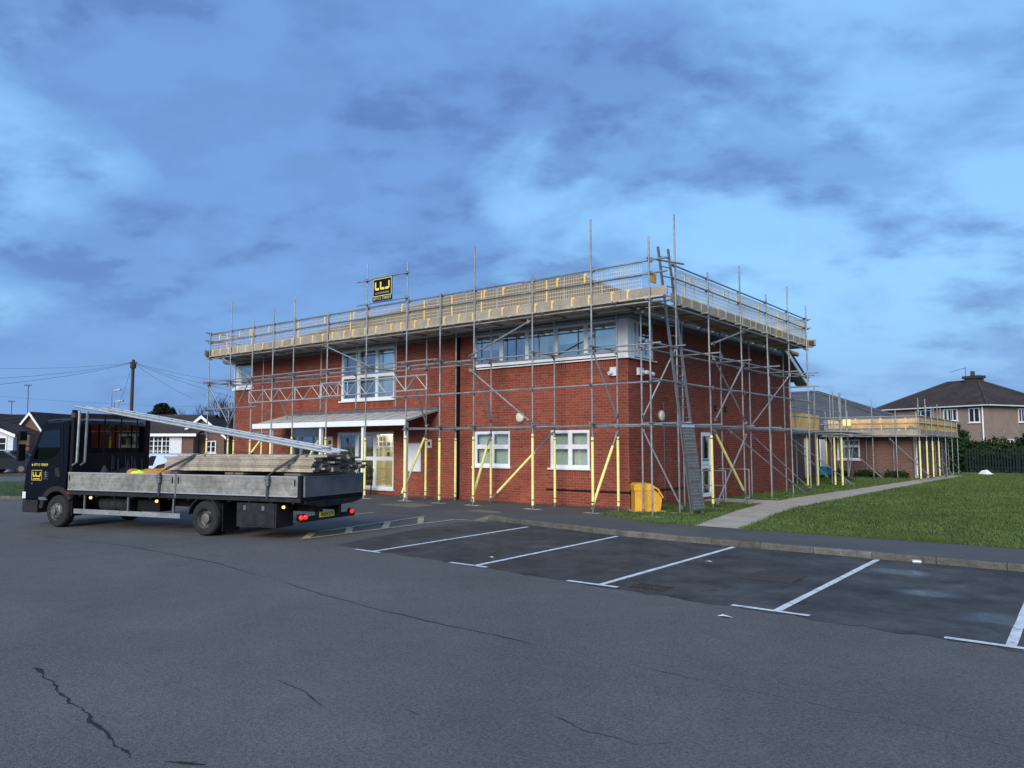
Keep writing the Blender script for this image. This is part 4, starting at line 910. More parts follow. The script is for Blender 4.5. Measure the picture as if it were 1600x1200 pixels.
for i in range(9):
    t0, t1 = rad(8+i*18.2), rad(8+(i+1)*18.2); P = [(r_*math.cos(t), .345+r_*math.sin(t)*.97) for r_, t in ((.385,t0),(.405,t0),(.405,t1),(.385,t1))]; b.prism(P, lambda x, z, t: (x, t, z), -.47, .0)
b.build('mudguard', 'truckgrey', tk)
b = tb(); b.box((-.46,-.46,.1),(-.44,-.02,.62)); b.build('mudflap', 'black', tk)
b = tb(); b.box((.6,-.03,.31),(3.55,.0,.405)); sg = b.build('side_guard', 'steel', tk)
for x in (.78,2.0,3.25): p = tb(); p.box((x,-.05,.405),(x+.035,-.015,.7)); p.build('guard_post', 'steel_dark', sg)
b = tb(); b.tube((2.25,-.35,.5),(3.05,-.35,.5),.17,16)
for i in range(4): b.tube((2.35+i*.2,-.35,.5),(2.39+i*.2,-.35,.5),.178,16)
b.build('fuel_tank', 'truckgrey', tk, True)
b = tb(); b.box((1.35,-.5,.4),(1.95,-.2,.62)); b.build('battery_box', 'black', tk)
b = tb(); b.box((-1.7,-.5,.22),(-.78,-.03,.655)); bx = b.build('tool_box', 'truckgrey', tk)
b = tb(); b.box((-1.67,-.031,.25),(-.81,-.018,.63)); b.build('box_lid', 'truckgrey', bx)
for x in (-1.45,-1.02): p = tb(); p.box((x,-.02,.53),(x+.06,.0,.61)); p.build('latch', 'steel_dark', bx)
b = tb(); b.box((-2.2,-1.75,.33),(-2.12,-.08,.42)); b.box((-2.2,-.72,.42),(-2.1,-.62,.6)); b.box((-2.2,-1.3,.42),(-2.1,-1.2,.6)); un = b.build('underrun_bar', 'truckgrey', tk)
for y in (-.08,-.2,-1.62):
    p = tb(); p.lathe([(.0,.05),(.03,.048),(.043,.03),(.045,.0)], (-2.205,y,.42), (-1,0,0), 14); q = p.build('tail_lamp', 'red_lamp', un, True)
    p = tb(); p.tube((-2.2,y,.42),(-2.15,y,.42),.06,14); p.build('lamp_housing', 'black', q)
b = tb(); b.box((-2.215,-1.06,.38),(-2.205,-.62,.48)); npl = b.build('number_plate', 'plate', un)
put_text('WU14 SYV', .1, 'black', npl, Vector((-2.217,-.84,.43))*K, (0,-K,0), (0,0,K), (-K,0,0), .38)
for x, z in ((3.1,.64),(1.25,.62),(-1.86,.6)):
    p = tb(); p.lathe([(0,.035),(.022,.03),(.03,.0)], (x,-.04,z), (0,1,0), 10); q = p.build('side_lamp', 'amber', tk, True); p = tb(); p.box((x-.05,-.08,z-.03),(x+.05,-.04,z+.03)); p.build('lamp_bracket', 'black', q)

# ------------------------------------------------------------------ load on the truck
def tw(name, b, m, label, cat, group=None, smooth=False):
    """a thing placed in truck coordinates, top level"""
    me = b.mesh(name, m, smooth); o = bpy.data.objects.new(name, me); COL.objects.link(o); o.matrix_world = TRK; return tag(o, label, cat, group)
def board_mesh(L, w=.2, t=.036):
    b = tb(); b.cur = 0; x0, x1 = -L/2, L/2; y, z = w/2, t/2
    b.add([(x0,-y,-z),(x1,-y,-z),(x1,y,-z),(x0,y,-z),(x0,-y,z),(x1,-y,z),(x1,y,z),(x0,y,z)], [(0,3,2,1),(4,5,6,7),(0,1,5,4),(2,3,7,6)])
    b.cur = 1; b.add([(x0,-y,-z),(x0,y,-z),(x0,y,z),(x0,-y,z),(x1,-y,-z),(x1,y,-z),(x1,y,z),(x1,-y,z)], [(0,1,2,3),(4,5,6,7)])
    return b.mesh('scaffold_board', ['board', 'board_end'])
ORD = ['first','second','third','fourth','fifth','sixth','seventh','eighth','ninth']
bms = [board_mesh(L) for L in (3.62,3.66,3.7,3.58)]
for lay in range(8):
    for c_ in range(7):
        if lay == 7 and c_ in (0,6): continue
        me = bms[random.randrange(4)]; o = bpy.data.objects.new('scaffold_board', me); COL.objects.link(o)
        x = -.52+random.uniform(-.13,.13)*(.35 if c_ == 0 else 1); y = -.36-c_*.212+random.uniform(-.012,.012); z = 1.245+lay*.0385
        if c_ == 0: y += .0 if lay % 3 else .02
        o.matrix_world = TRK @ Matrix.Translation(Vector((x,y,z))*K) @ Matrix.Rotation(random.uniform(-.006,.006), 4, 'Z')
        tag(o, 'weathered scaffold board in the long stack, %s layer up, %s from near side' % (ORD[lay], ORD[c_]), 'board', 'boards stacked lengthways on the truck')
short = board_mesh(1.5, .2, .036)
for x, nm in ((1.12,'front'), (-.48,'middle'), (-1.85,'rear')):
    for lay in range(9):
        for c_ in range(2):
            o = bpy.data.objects.new('bearer_board', short); COL.objects.link(o)
            o.matrix_world = TRK @ Matrix.Translation(Vector((x-.1+c_*.205+random.uniform(-.02,.02),-.98+random.uniform(-.03,.03),.81+lay*.046))*K) @ Matrix.Rotation(math.pi/2, 4, 'Z')
            tag(o, 'short bearer board in %s cross pile, %s layer up, %s' % (nm, ORD[lay], ('cab side','tail side')[1-c_]), 'board', 'bearer boards in the %s cross pile' % nm)
def ladder_beam(name, p, q, wv, label, n=16):
    b = tb(); p, q, wv = Vector(p), Vector(q), Vector(wv); b.tube(p, q, .022, 8); b.tube(p+wv, q+wv, .022, 8); o = tw(name, b, 'alu', label, 'beam', 'alloy beams on the truck', True)
    for i in range(n+1): r_ = tb(); a = p.lerp(q, i/n); r_.tube(a, a+wv, .015, 6); link('rung', r_.mesh('rung', 'alu', True), o)
    return o
ladder_beam('ladder_beam', (4.3,-.5,2.57), (-2.55,-.5,1.57), (0,-.24,.0), 'long pale ladder beam sloping from cab rack, nearest the camera')
ladder_beam('ladder_beam', (3.5,-.52,2.515), (-2.3,-.54,1.66), (0,-.24,.01), 'ladder beam lying on top of the nearest sloping beam')
ladder_beam('ladder_beam', (3.7,-.80,2.49), (-2.5,-.82,1.60), (0,-.24,0), 'ladder beam sloping from cab rack, farthest from the camera')
def strap(name, x, xb, label):
    b = tb(); pts = [(x+.02,.035,.74),(x,.035,1.17),(x-.06,-.05,1.25),(xb,-.25,1.53),(xb,-.6,1.575),(xb,-1.2,1.58),(xb,-1.85,1.55),(x,-1.94,1.2),(x,-1.94,.74)]
    for a, c in zip(pts, pts[1:]): b.beam(a, c, .055, .006, (1,0,0) if abs(Vector(c).x-Vector(a).x) < .2 and False else (.02,.3,1) if abs(a[2]-c[2]) < .2 else (0,1,.05))
    o = tw(name, b, 'brass', label, 'strap', 'ratchet straps over the load')
    r_ = tb(); r_.box((x-.04,.04,.98),(x+.04,.075,1.16)); r_.tube((x-.05,.07,1.1),(x+.05,.07,1.1),.02); link('ratchet', r_.mesh('ratchet', 'steel_dark'), o)
strap('ratchet_strap', 1.12, 1.0-.5, 'grey ratchet strap over front end of the board stack'); strap('ratchet_strap', -1.55, -2.0, 'grey ratchet strap over rear end of the board stack')
def lump(name, c, r, m, label, cat, seed, n=2):
    bm = bmesh.new(); bmesh.ops.create_icosphere(bm, subdivisions=3, radius=1); rs = random.Random(seed); ph = [rs.uniform(0,6) for _ in range(6)]
    for v in bm.verts:
        p = v.co; k = 1+.16*math.sin(3*p.x+ph[0])*math.sin(4*p.y+ph[1])+.10*math.sin(7*p.z+5*p.x+ph[2])+.05*math.sin(13*p.y+ph[3])
        v.co = Vector((c[0]+p.x*k*r[0], c[1]+p.y*k*r[1], max(.79, c[2]+p.z*k*r[2])))*K
    me = bpy.data.meshes.new(name); bm.to_mesh(me); bm.free(); me.materials.append(M[m]); me.polygons.foreach_set('use_smooth', [True]*len(me.polygons))
    o = bpy.data.objects.new(name, me); COL.objects.link(o); o.matrix_world = TRK; return tag(o, label, cat)
lump('fittings_sack', (1.75,-.45,1.12), (.42,.22,.14), 'sack', 'orange brown sack slumped behind the long boards', 'sack', 1)
lump('fittings_sack', (2.35,-.5,1.1), (.3,.2,.12), 'sack', 'smaller orange brown sack nearer the cab', 'sack', 5)
lump('work_jacket', (1.95,-.2,1.08), (.16,.14,.12), 'hivis', 'bright yellow hi-vis jacket folded over the truck side', 'jacket', 2)
lump('tarpaulin', (2.95,-.6,1.0), (.45,.4,.22), 'black', 'dark crumpled tarpaulin heaped behind the cab', 'tarpaulin', 3)
lump('tool_bag', (2.2,-1.1,1.05), (.35,.3,.25), 'truckgrey', 'dark grey tool bag in the middle of truck bed', 'bag', 4)
tc_ = tb(); tc_.lathe([(.15,0),(.02,.24),(0,.25)], (3.05,-.3,1.05), (.1,0,1), 10); tw('cone_cover', tc_, 'truckgrey', 'dark pointed cover poking above the truck side behind cab', 'cover')
# ------------------------------------------------------------------ rear wing and its scaffold
wg = thing('rear_wing', 'single storey red brick wing with grey hipped roof behind hall', 'building', (-11,45,0))
WX0, WX1, WY0, WY1, WH = -12.4, -8.05, 43.0, 52.5, 2.45
TWF = basis((WX0,WY0,0), (1,0,0), (0,-1,0), (0,0,1)); TWL = basis((WX0,BY1,0), (0,1,0), (1,0,0), (0,0,1)); TWR = basis((WX1,WY0,0), (0,1,0), (1,0,0), (0,0,1))
b = wall_skin(TWF, WX1-WX0, WH, [(.7,1.85,.98,2.05)]); b.build('front_wall', M['farbrick'], wg)
b = wall_skin(TWL, WY0-BY1, WH, [(1.0,2.6,.98,2.05),(8.3,9.3,.05,2.1),(4.6,5.6,.05,2.1)]); b.build('link_wall', M['farbrick'], wg)
b = wall_skin(TWR, WY1-WY0, WH, [(.35,1.25,.05,2.15)]); b.build('end_wall', M['farbrick'], wg)
b = MB(); b.box((-22,BY1+.1,0),(WX0-.25,WY1,WH)); b.build('core', M['farbrick'], wg)
window(wg, TWF, .7, 1.85, .98, 2.05, [1.27], 1.7, None, True, depth=.1)
window(wg, TWL, 1.0, 2.6, .98, 2.05, [1.8], 1.7, None, True, depth=.1)
dw = MB(TWL); dw.box((8.3,-.1,.05),(9.3,-.03,2.1)); dw.box((8.38,-.03,.2),(9.22,-.015,2.0)); dw.build('white_door', 'white', wg)
dw = MB(TWL); dw.box((4.6,-.1,.05),(5.6,-.05,2.1)); dw.build('dark_door', 'black', wg)
dw = MB(TWR); dw.box((.35,-.1,.05),(.45,.0,2.15)); dw.box((1.15,-.1,.05),(1.25,.0,2.15)); dw.box((.45,-.1,2.05),(1.15,0,2.15)); dw.box((.45,-.1,.05),(1.15,0,.2)); dw.box((.45,-.1,1.0),(1.15,0,1.1)); d_ = dw.build('glazed_door', 'white', wg)
for a, c in ((.2,1.0),(1.1,2.05)): p = MB(TWR); p.box((.45,-.06,a),(1.15,-.05,c)); p.build('pane', 'glass_dark', d_)
hip_roof(wg, -24.5, WX1+.35, WY0-.35, WY1+.6, WH+.02, 4.98, -20, -14.1, 48, 20, 'slate')
b = MB(); b.box((WX0-.3,WY0-.39,WH-.12),(WX1+.36,WY0-.355,WH+.05)); b.box((WX1+.355,WY0-.355,WH-.12),(WX1+.385,WY1,WH+.05)); b.build('fascia', 'white', wg)
b = MB(); b.prism([(BY1+.05,3.35),(WY0-.3,3.35),(WY0-.3,2.48),(BY1+.05,2.48)], lambda y, z, t: (t, y, z), WX0-3, WX0-2.8); b.build('link_roof_upstand', 'slate', wg)
b = MB(); b.box((-15.5,BY1+.02,WH),(WX0+.3,WY0-.36,WH+.1)); b.build('link_flat_roof', 'slate', wg)
box = thing('storage_tub', 'teal blue plastic tub on legs below the white door', 'tub', (-11.6,40.3,0))
b = MB(); b.box((-11.9,39.9,.25),(-11.4,40.7,.6)); b.build('tub', 'teal', box); b = MB(); b.box((-11.93,39.87,.6),(-11.37,40.73,.66)); b.build('rim', 'teal', box)
for x in (-11.85,-11.45):
    for y in (39.95,40.65): b = MB(); b.tube((x,y,0),(x,y,.25),.02); b.build('leg', 'black', box)
pb = MB(); pb.box((-11.95,40.75,.66),(-11.9,41.6,2.05)); tag(pb.build('white_panel', 'white'), 'tall white sheet panel standing beside the teal tub', 'panel')

ws = thing('wing_scaffolding', 'low scaffold with orange boarded guards around the rear wing', 'scaffolding', (-9.5,42,0))
def wtube(name, p, q, m='steel'): return tube(ws, name, p, q, m)
DZ = 2.24
wx = [-12.0,-10.9,-9.7,-8.6,-7.55]
for i, x in enumerate(wx): standard(ws, x, 42.1, 4.1 if i in (2,4) else 3.55, i in (0,4), True, sl=(.1,1.95))
for x in (-11.5,-10.2,-8.9): standard(ws, x, 42.85, 2.2, False, False)
for i, y in enumerate((43.6,45.2,47.0,49.2,51.4,53.4)): standard(ws, -7.5, y, 4.1-.05*i if i % 2 == 0 else 3.8, i < 3, True, sl=(.1,1.95))
for y in (44.2,46.4,48.6,50.8,53.0): standard(ws, -7.95, y, 3.9, False, False)
for i, (x, y) in enumerate(((-9.95,32.2),(-9.6,32.4))): standard(ws, x, y, 2.3, True, True, sl=(.1,2.05))
for i, (x, y, t) in enumerate(((-9.17,33.3,4.0),(-8.8,33.0,3.9))): standard(ws, x, y, t, True, True, sl=(.1,2.05))
for x, y, t in ((-9.5,31.9,4.1),(-9.6,34.4,3.9),(-9.7,36.2,4.1),(-10.2,38.0,3.9),(-10.4,40.0,4.1),(-10.7,33.2,3.8),(-10.9,36.5,3.8)): standard(ws, x, y, t, False, True)
for y in (42.05,42.9): wtube('ledger', (-12.3,y,DZ-.05), (-7.3,y,DZ-.05)); 
for x in (-7.48,-8.0): wtube('ledger', (x,41.9,DZ-.02), (x,54,DZ-.02))
for x in (-9.6,-10.8): wtube('ledger', (x,29.2,DZ), (x,42,DZ))
for i in range(7): wtube('transom', (-8.4,31.8+i*.45,DZ+.04), (-11.2,31.9+i*.45,DZ+.04))
wtube('ledger', (-11.0,32.15,DZ-.06), (-8.4,32.15,DZ-.06)); wtube('ledger', (-11.0,33.2,DZ-.06), (-8.4,33.2,DZ-.06))
for z in (3.2,2.85): wtube('guard_rail', (-12.3,42.14,z), (-7.3,42.14,z)); wtube('guard_rail', (-7.54,41.9,z), (-7.54,54,z)); wtube('guard_rail', (-9.63,29.2,z), (-9.65,36.4,z))
wtube('guard_rail', (-8.75,28.9,3.75), (-8.9,31.5,3.7))
for k in range(3): board_obj(ws, (-12.2,42.2+k*.23,DZ+.02), (-7.4,42.2+k*.23,DZ+.02)); board_obj(ws, (-7.6-k*.23,43.1,DZ+.05), (-7.6-k*.23,54,DZ+.05))
for k in range(4): board_obj(ws, (-9.75-k*.23,31.7,DZ+.09), (-9.75-k*.23,41.5,DZ+.09))
b = MB(); b.box((-12.2,42.15,DZ+.04),(-7.5,42.19,DZ+.26)); b.build('toe_board', 'toe', ws)
b = MB(); b.box((-7.57,42.2,DZ+.07),(-7.53,54,DZ+.29)); b.build('toe_board', 'toe', ws)
guards(ws, (-12.1,42.22), (-7.6,42.22), DZ+.1, yellow=.7)
for i in range(9):                                              # plywood guard sheets along the end and beside the link
    y = 42.3+i*1.3; b = MB(); b.box((-7.585,y,DZ+.27),(-7.572,y+1.27,DZ+.96+random.uniform(-.02,.02))); b.build('guard_sheet', 'ply', ws)
for i in range(4): y = 31.7+i*1.25; b = MB(); b.box((-10.75,y,DZ+.15),(-10.735,y+1.22,DZ+.9+random.uniform(-.02,.03))); b.build('guard_sheet', 'ply', ws)
for i in range(4): x = -12.1+i*1.12; b = MB(); b.box((x,42.95,DZ+.1),(x+1.1,42.97,DZ+.86)); b.build('guard_sheet', 'ply', ws)
b = MB(); b.box((-11.1,41.98,2.75),(-10.7,42.0,3.1)); b.build('safety_notice', 'sleeve', ws)
for p, q in (((-10.6,31.6,2.2),(-8.5,33.6,.05)), ((-10.9,32,2.2),(-9.5,33.4,.4)), ((-11.4,42.0,2.15),(-9.0,41.0,.05)), ((-8.9,42.0,2.1),(-7.3,43.6,.05)), ((-8.0,44.2,2.1),(-7.2,47.0,.05)), ((-8.0,46.4,2.1),(-7.2,49.2,.05)), ((-8.0,49,2.1),(-7.2,52.5,.05)), ((-10.4,40,.1),(-10.1,40.3,2.2)), ((-9.4,33.2,2.2),(-8.9,33.9,.1))): brace(p, q, None, ws)

# ------------------------------------------------------------------ foliage builders
def leaf_cloud(blobs, n, size, seed, lm='leaf'):
    r = np.random.default_rng(seed); P = []
    tot = sum(b_[3]*b_[4]*b_[5] for b_ in blobs)
    for (x, y, z, rx, ry, rz) in blobs:
        k = max(20, int(n*rx*ry*rz/tot)); d = r.normal(size=(k,3)); d /= np.linalg.norm(d,axis=1)[:,None]; rr = r.random(k)**.33*r.uniform(.75,1.12,k)
        P.append(np.array([x,y,z])+d*rr[:,None]*np.array([rx,ry,rz]))
    P = np.concatenate(P); n = len(P); a = r.normal(size=(n,3)); a /= np.linalg.norm(a,axis=1)[:,None]; c = np.cross(a, r.normal(size=(n,3))); c /= np.linalg.norm(c,axis=1)[:,None]
    s = size*r.uniform(.5,1.3,(n,1)); V = np.stack([P-a*s, P+c*s*.6, P+a*s, P-c*s*.6], 1).reshape(-1,3)
    F = np.arange(4*n, dtype=np.int32)
    me = bpy.data.meshes.new('foliage'); me.vertices.add(4*n); me.vertices.foreach_set('co', V.ravel()); me.loops.add(4*n); me.loops.foreach_set('vertex_index', F); me.polygons.add(n)
    me.polygons.foreach_set('loop_start', np.arange(0,4*n,4,dtype=np.int32)); me.polygons.foreach_set('loop_total', np.full(n,4,dtype=np.int32)); me.materials.append(M[lm]); me.update(calc_edges=True); me.shade_flat(); return me
def bare_tree(name, base, h, spread, seed, label, depth=6, r0=None, lean=(0,0)):
    rs = random.Random(seed); t = thing(name, label, 'tree', base, group=None); tr, cr = MB(), MB()
    def grow(p, d, L, r, k):
        q = p+d*L; (tr if k < 2 else cr).tube(p, q, r, 5 if k < 3 else 3, r*.68, caps=False)
        if k >= depth: return
        for i in range(3 if k < 4 else 2):
            nd = (d+Vector((rs.uniform(-1,1),rs.uniform(-1,1),rs.uniform(-.25,.7)))*spread).normalized(); grow(p.lerp(q, rs.uniform(.55,1)), nd, L*rs.uniform(.6,.85), r*.62, k+1)
    grow(Vector(base), Vector((lean[0],lean[1],1)).normalized(), h*.3, r0 or h*.022, 0)
    tr.build('trunk', 'bark', t); cr.build('crown', 'bark', t); return t
def frame_at(px, py, dep): return pix(px, py, dep)

# ------------------------------------------------------------------ street on the left
vg = pix(0, 700, 27); 
def gz(px, dep, z=0): p = pix(px, 697, dep); return (p.x, p.y, z)
def gstrip(name, d0, d1, m, z, p0=-900, p1=420):
    b = MB(); b.poly([gz(p0,d0,z), gz(p1,d0,z), gz(p1,d1,z), gz(p0,d1,z)]); return tag(b.build(name, m), kind='structure')
vv = gstrip('grass_verge', 26.2, 37, 'soil', -.012, -900, 330)
b = MB(); a0, a1 = Vector(gz(-900,26.05,0)), Vector(gz(330,26.05,0)); n_ = 60
for i in range(n_):
    k_ = MB(); p, q = a0.lerp(a1, i/n_), a0.lerp(a1, (i+1)/n_-.0004); k_.beam(p-Vector((0,0,.06)), q-Vector((0,0,.06)), .14, .13); k_.build('kerbstone', 'kerb', vv)
gstrip('street', 37, 46, 'asphalt', -.05); gstrip('far_footway', 46, 49.5, 'concrete', .0, -900, 360); gstrip('front_gardens', 49.5, 75, 'concrete', .01, -900, 380)
blades('verge_grass', 26000, (-46,-26), (4,32), 1.0, .03, .08, [gz(-200,26.3)[:2], gz(330,26.3)[:2], gz(330,37)[:2], gz(-200,37)[:2]], 'short grass on the roadside verge left of the truck')
HU, HN = CR, -CF
def hframe(px, dep): o = pix(px, 697, dep); return basis((o.x,o.y,0), HU, HN, Vector((0,0,1)))
def casement(parent, T, u0, u1, z0, z1, nv, nh, out=.02):
    b = MB(T); f = .07; b.box((u0,0,z0),(u1,out+.03,z0+f)); b.box((u0,0,z1-f),(u1,out+.03,z1)); b.box((u0,0,z0+f),(u0+f,out+.03,z1-f)); b.box((u1-f,0,z0+f),(u1,out+.03,z1-f))
    for i in range(1, nv): u = u0+(u1-u0)*i/nv; w_ = .04 if i % 2 == 0 or nv < 4 else .02; b.box((u-w_,0,z0+f),(u+w_,out+.026,z1-f))
    for i in range(1, nh): z = z0+(z1-z0)*i/nh; b.box((u0+f,0,z-.018),(u1-f,out+.022,z+.018))
    w = b.build('window', 'white', parent); p = MB(T); p.box((u0+f,.002,z0+f),(u1-f,out,z1-f)); p.build('pane', 'glass_far', w)
    s = MB(T); s.box((u0-.08,0,z0-.07),(u1+.08,.12,z0-.002)); s.build('sill', 'white', w); return w
M['glass_far'] = mat('far_window_glass', (.015,.018,.022), .08)
def gable_house(T, label, u0, u1, depth, ze, zr, wallm, group=None, gable_front=True, name='bungalow', ov=.35):
    o = T.translation; h = thing(name, label, 'house', (o.x,o.y,0)); b = MB(T)
    um = (u0+u1)/2
    if gable_front: b.prism([(u0,0),(u1,0),(u1,ze),(um,zr-.12),(u0,ze)], lambda u, z, t: (u, t, z), -depth, 0)
    else: b.box((u0,-depth,0),(u1,0,ze)); b.prism([(-depth,ze),(0,ze),(-depth/2,zr-.12)], lambda n_, z, t: (t, n_, z), u0, u1)
    b.build('wall', wallm, h)
    r = MB(T); N_ = 14
    if gable_front:
        for s in (-1,1):
            ue = (u0-ov) if s < 0 else (u1+ov); zb = ze-(zr-ze)*ov/((u1-u0)/2)
            for i in range(N_):
                a, c = i/N_, (i+1)/N_; ua, uc = ue+(um-ue)*a, ue+(um-ue)*c; za, zc = zb+(zr-zb)*a, zb+(zr-zb)*c
                r.poly([(ua,ov,za+.03),(uc,ov,zc),(uc,-depth-ov,zc),(ua,-depth-ov,za+.03)]); r.poly([(ua,ov,za+.03),(ua,-depth-ov,za+.03),(ua,-depth-ov,za-.03),(ua,ov,za-.03)])
        ro = r.build('roof', 'tile_dark', h)
        g = MB(T)
        for s in (-1,1):
            ue = (u0-ov) if s < 0 else (u1+ov); zb = ze-(zr-ze)*ov/((u1-u0)/2)
            g.prism([(ue,zb-.2),(ue,zb-.005),(um,zr-.005),(um,zr-.24)], lambda u, z, t: (u, t, z), ov+.002, ov+.04)
        g.build('bargeboard', 'white', ro)
    else:
        for s in (0,1):
            n0 = ov if s == 0 else -depth-ov; nm = -depth/2; zb = ze-(zr-ze)*ov/(depth/2)
            for i in range(N_):
                a, c = i/N_, (i+1)/N_; na, nc = n0+(nm-n0)*a, n0+(nm-n0)*c; za, zc = zb+(zr-zb)*a, zb+(zr-zb)*c
                r.poly([(u0-ov,na,za+.03),(u1+ov,na,za+.03),(u1+ov,nc,zc),(u0-ov,nc,zc)]); r.poly([(u0-ov,na,za+.03),(u1+ov,na,za+.03),(u1+ov,na,za-.03),(u0-ov,na,za-.03)])
        ro = r.build('roof', 'tile_dark', h); g = MB(T); g.box((u0-ov,ov+.002,ze-.22),(u1+ov,ov+.08,ze-.02)); g.build('gutter', 'white', ro)
    return h
# white gabled bungalow at the far left
T1 = hframe(0, 50); h1 = gable_house(T1, 'white rendered bungalow with shallow gable at left edge', -6.2, .85, 9, 2.6, 4.0, 'white_wall')
casement(h1, T1, -1.6, .45, 1.0, 2.3, 4, 3)
b = MB(T1); b.box((.85,-6,0),(1.65,-.4,2.45)); b.build('brick_return', M['farbrick'], h1)
# brown brick bungalow: gable wing and long wing
T2 = hframe(46, 53); h2 = gable_house(T2, 'brown brick bungalow with white bargeboard gable behind truck cab', -.8, .8, 6, 3.0, 4.1, M['farbrick'], ov=.2)
casement(h2, T2, -.15, .75, 1.2, 2.4, 2, 2)
T3 = hframe(110, 57); h3 = gable_house(T3, 'long low brown brick bungalow with bay window behind headboard', -2.3, 9.2, 7, 2.65, 4.2, M['farbrick'], gable_front=False)
casement(h3, T3, 5.0, 7.5, .95, 2.45, 8, 4); b = MB(T3); b.box((7.52,0,0),(8.35,.06,2.6)); b.build('white_panel', 'white_wall', h3); casement(h3, T3, .3, 2.4, .95, 2.4, 4, 3)
T4 = hframe(311, 58); h4 = gable_house(T4, 'small brick gable house left of the scaffold with dark door', -1.5, 1.9, 9, 2.6, 4.05, M['farbrick'], ov=.25)
b = MB(T4); b.box((-.45,0,0),(-.15,.06,2.15)); b.box((-.15,0,0),(.0,.07,2.2)); b.build('door', 'black', h4); casement(h4, T4, .55, 1.3, 1.2, 2.1, 2, 2)
T5 = hframe(-30, 68); gable_house(T5, 'dark roofed house behind the white bungalow', -6, 2.6, 8, 2.8, 4.7, M['farbrick'], gable_front=False)
for px, dep, y0, y1, lab in ((43,62,641,602,'tall thin television aerial above the brown gable'), (17,70,655,627,'shorter television aerial above the house behind')):
    p, q = pix(px,y0+6,dep), pix(px+1.5,y1,dep); a = thing('television_aerial', lab, 'aerial', p); b = MB(); b.tube(p, q, .03, 6); b.build('mast', 'wire', a)
    b = MB(); b.tube(q-HU*.35, q+HU*.3, .02, 5)
    for i in range(5): c = q-HU*.3+HU*.13*i; b.tube(c-Vector((0,0,.12)), c+Vector((0,0,.12)), .012, 4)
    b.build('antenna', 'wire', a)
# telegraph pole, wires, lamps
tp = thing('telegraph_pole', 'dark wooden telegraph pole with wires above bungalow roofs', 'utility pole', gz(203,66))
p, q = Vector(gz(203,66)), pix(208.5,562,66); b = MB(); b.tube(p, q, .17, 10, .13); b.build('pole', 'wood', tp, True)
b = MB(); b.tube(q-Vector((0,0,.75)), q-Vector((0,0,.35)), .26, 8); b.build('terminal_box', 'wood', tp); b = MB(); b.tube(q-HU*.35-Vector((0,0,.25)), q+HU*.35-Vector((0,0,.25)), .05, 6); b.build('crossbar', 'wood', tp)
def wire(parent, a, c, sag): b = MB(); b.path([a.lerp(c, i/10)-Vector((0,0,sag*4*(i/10)*(1-i/10))) for i in range(11)], .011, 4); b.build('wire', 'wire', parent)
qq = q-Vector((0,0,.25))
for px, py, d_ in ((-60,574,50),(-60,594,45),(-60,606,42)): wire(tp, qq, pix(px,py,d_), .25)
for px, py, d_ in ((380,600,58),(372,612,60),(380,625,54),(300,622,60),(172,668,62)): wire(tp, qq, pix(px,py,d_), .2)
wire(tp, pix(-80,612,80), pix(330,636,90), .3)
for px, ytop, dep, lab in ((174.5,612,72,'grey street lamp left of the telegraph pole'), (178.5,629,120,'small distant street lamp just right of the nearer lamp')):
    base = Vector(gz(px,dep)); top = pix(px, ytop, dep); s_ = dep/72; l = thing('street_lamp', lab, 'street lamp', base); b = MB(); b.tube(base, top, .07*s_, 8, .05*s_); b.path([top, top+HU*.25*s_+Vector((0,0,.12*s_))], .04*s_); b.build('column', 'steel', l)
    b = MB(); b.beam(top+HU*.2*s_+Vector((0,0,.1*s_)), top+HU*.85*s_+Vector((0,0,.2*s_)), .28*s_, .14*s_); b.build('lantern', 'steel', l)
# trees on the left
bare_tree('bare_tree', gz(228,80), 5.6, .55, 3, 'low bare tree just left of the evergreen', 6)
et = thing('evergreen_tree', 'round dark evergreen tree beyond the long bungalow', 'tree', gz(253,82)); c = pix(253,640,82); b = MB(); b.tube(gz(253,82), c, .2, 6, .1); b.build('trunk', 'bark', et)
link('crown', leaf_cloud([(c.x+random.uniform(-1.2,1.2),c.y+random.uniform(-1,1),c.z+random.uniform(-1.0,.75),random.uniform(.3,.6),.5,random.uniform(.25,.5)) for _ in range(16)], 2600, .17, 4, 'leaf_dark'), et)
bare_tree('bare_tree', gz(300,78), 6.4, .6, 5, 'bare tree between evergreen and the small gable house', 6)
bare_tree('bare_tree', gz(346,62), 6.4, .6, 11, 'large bare tree behind the left end of scaffold', 7); bare_tree('bare_tree', gz(372,66), 6.2, .6, 17, 'bare tree close to left corner of brick hall', 6)
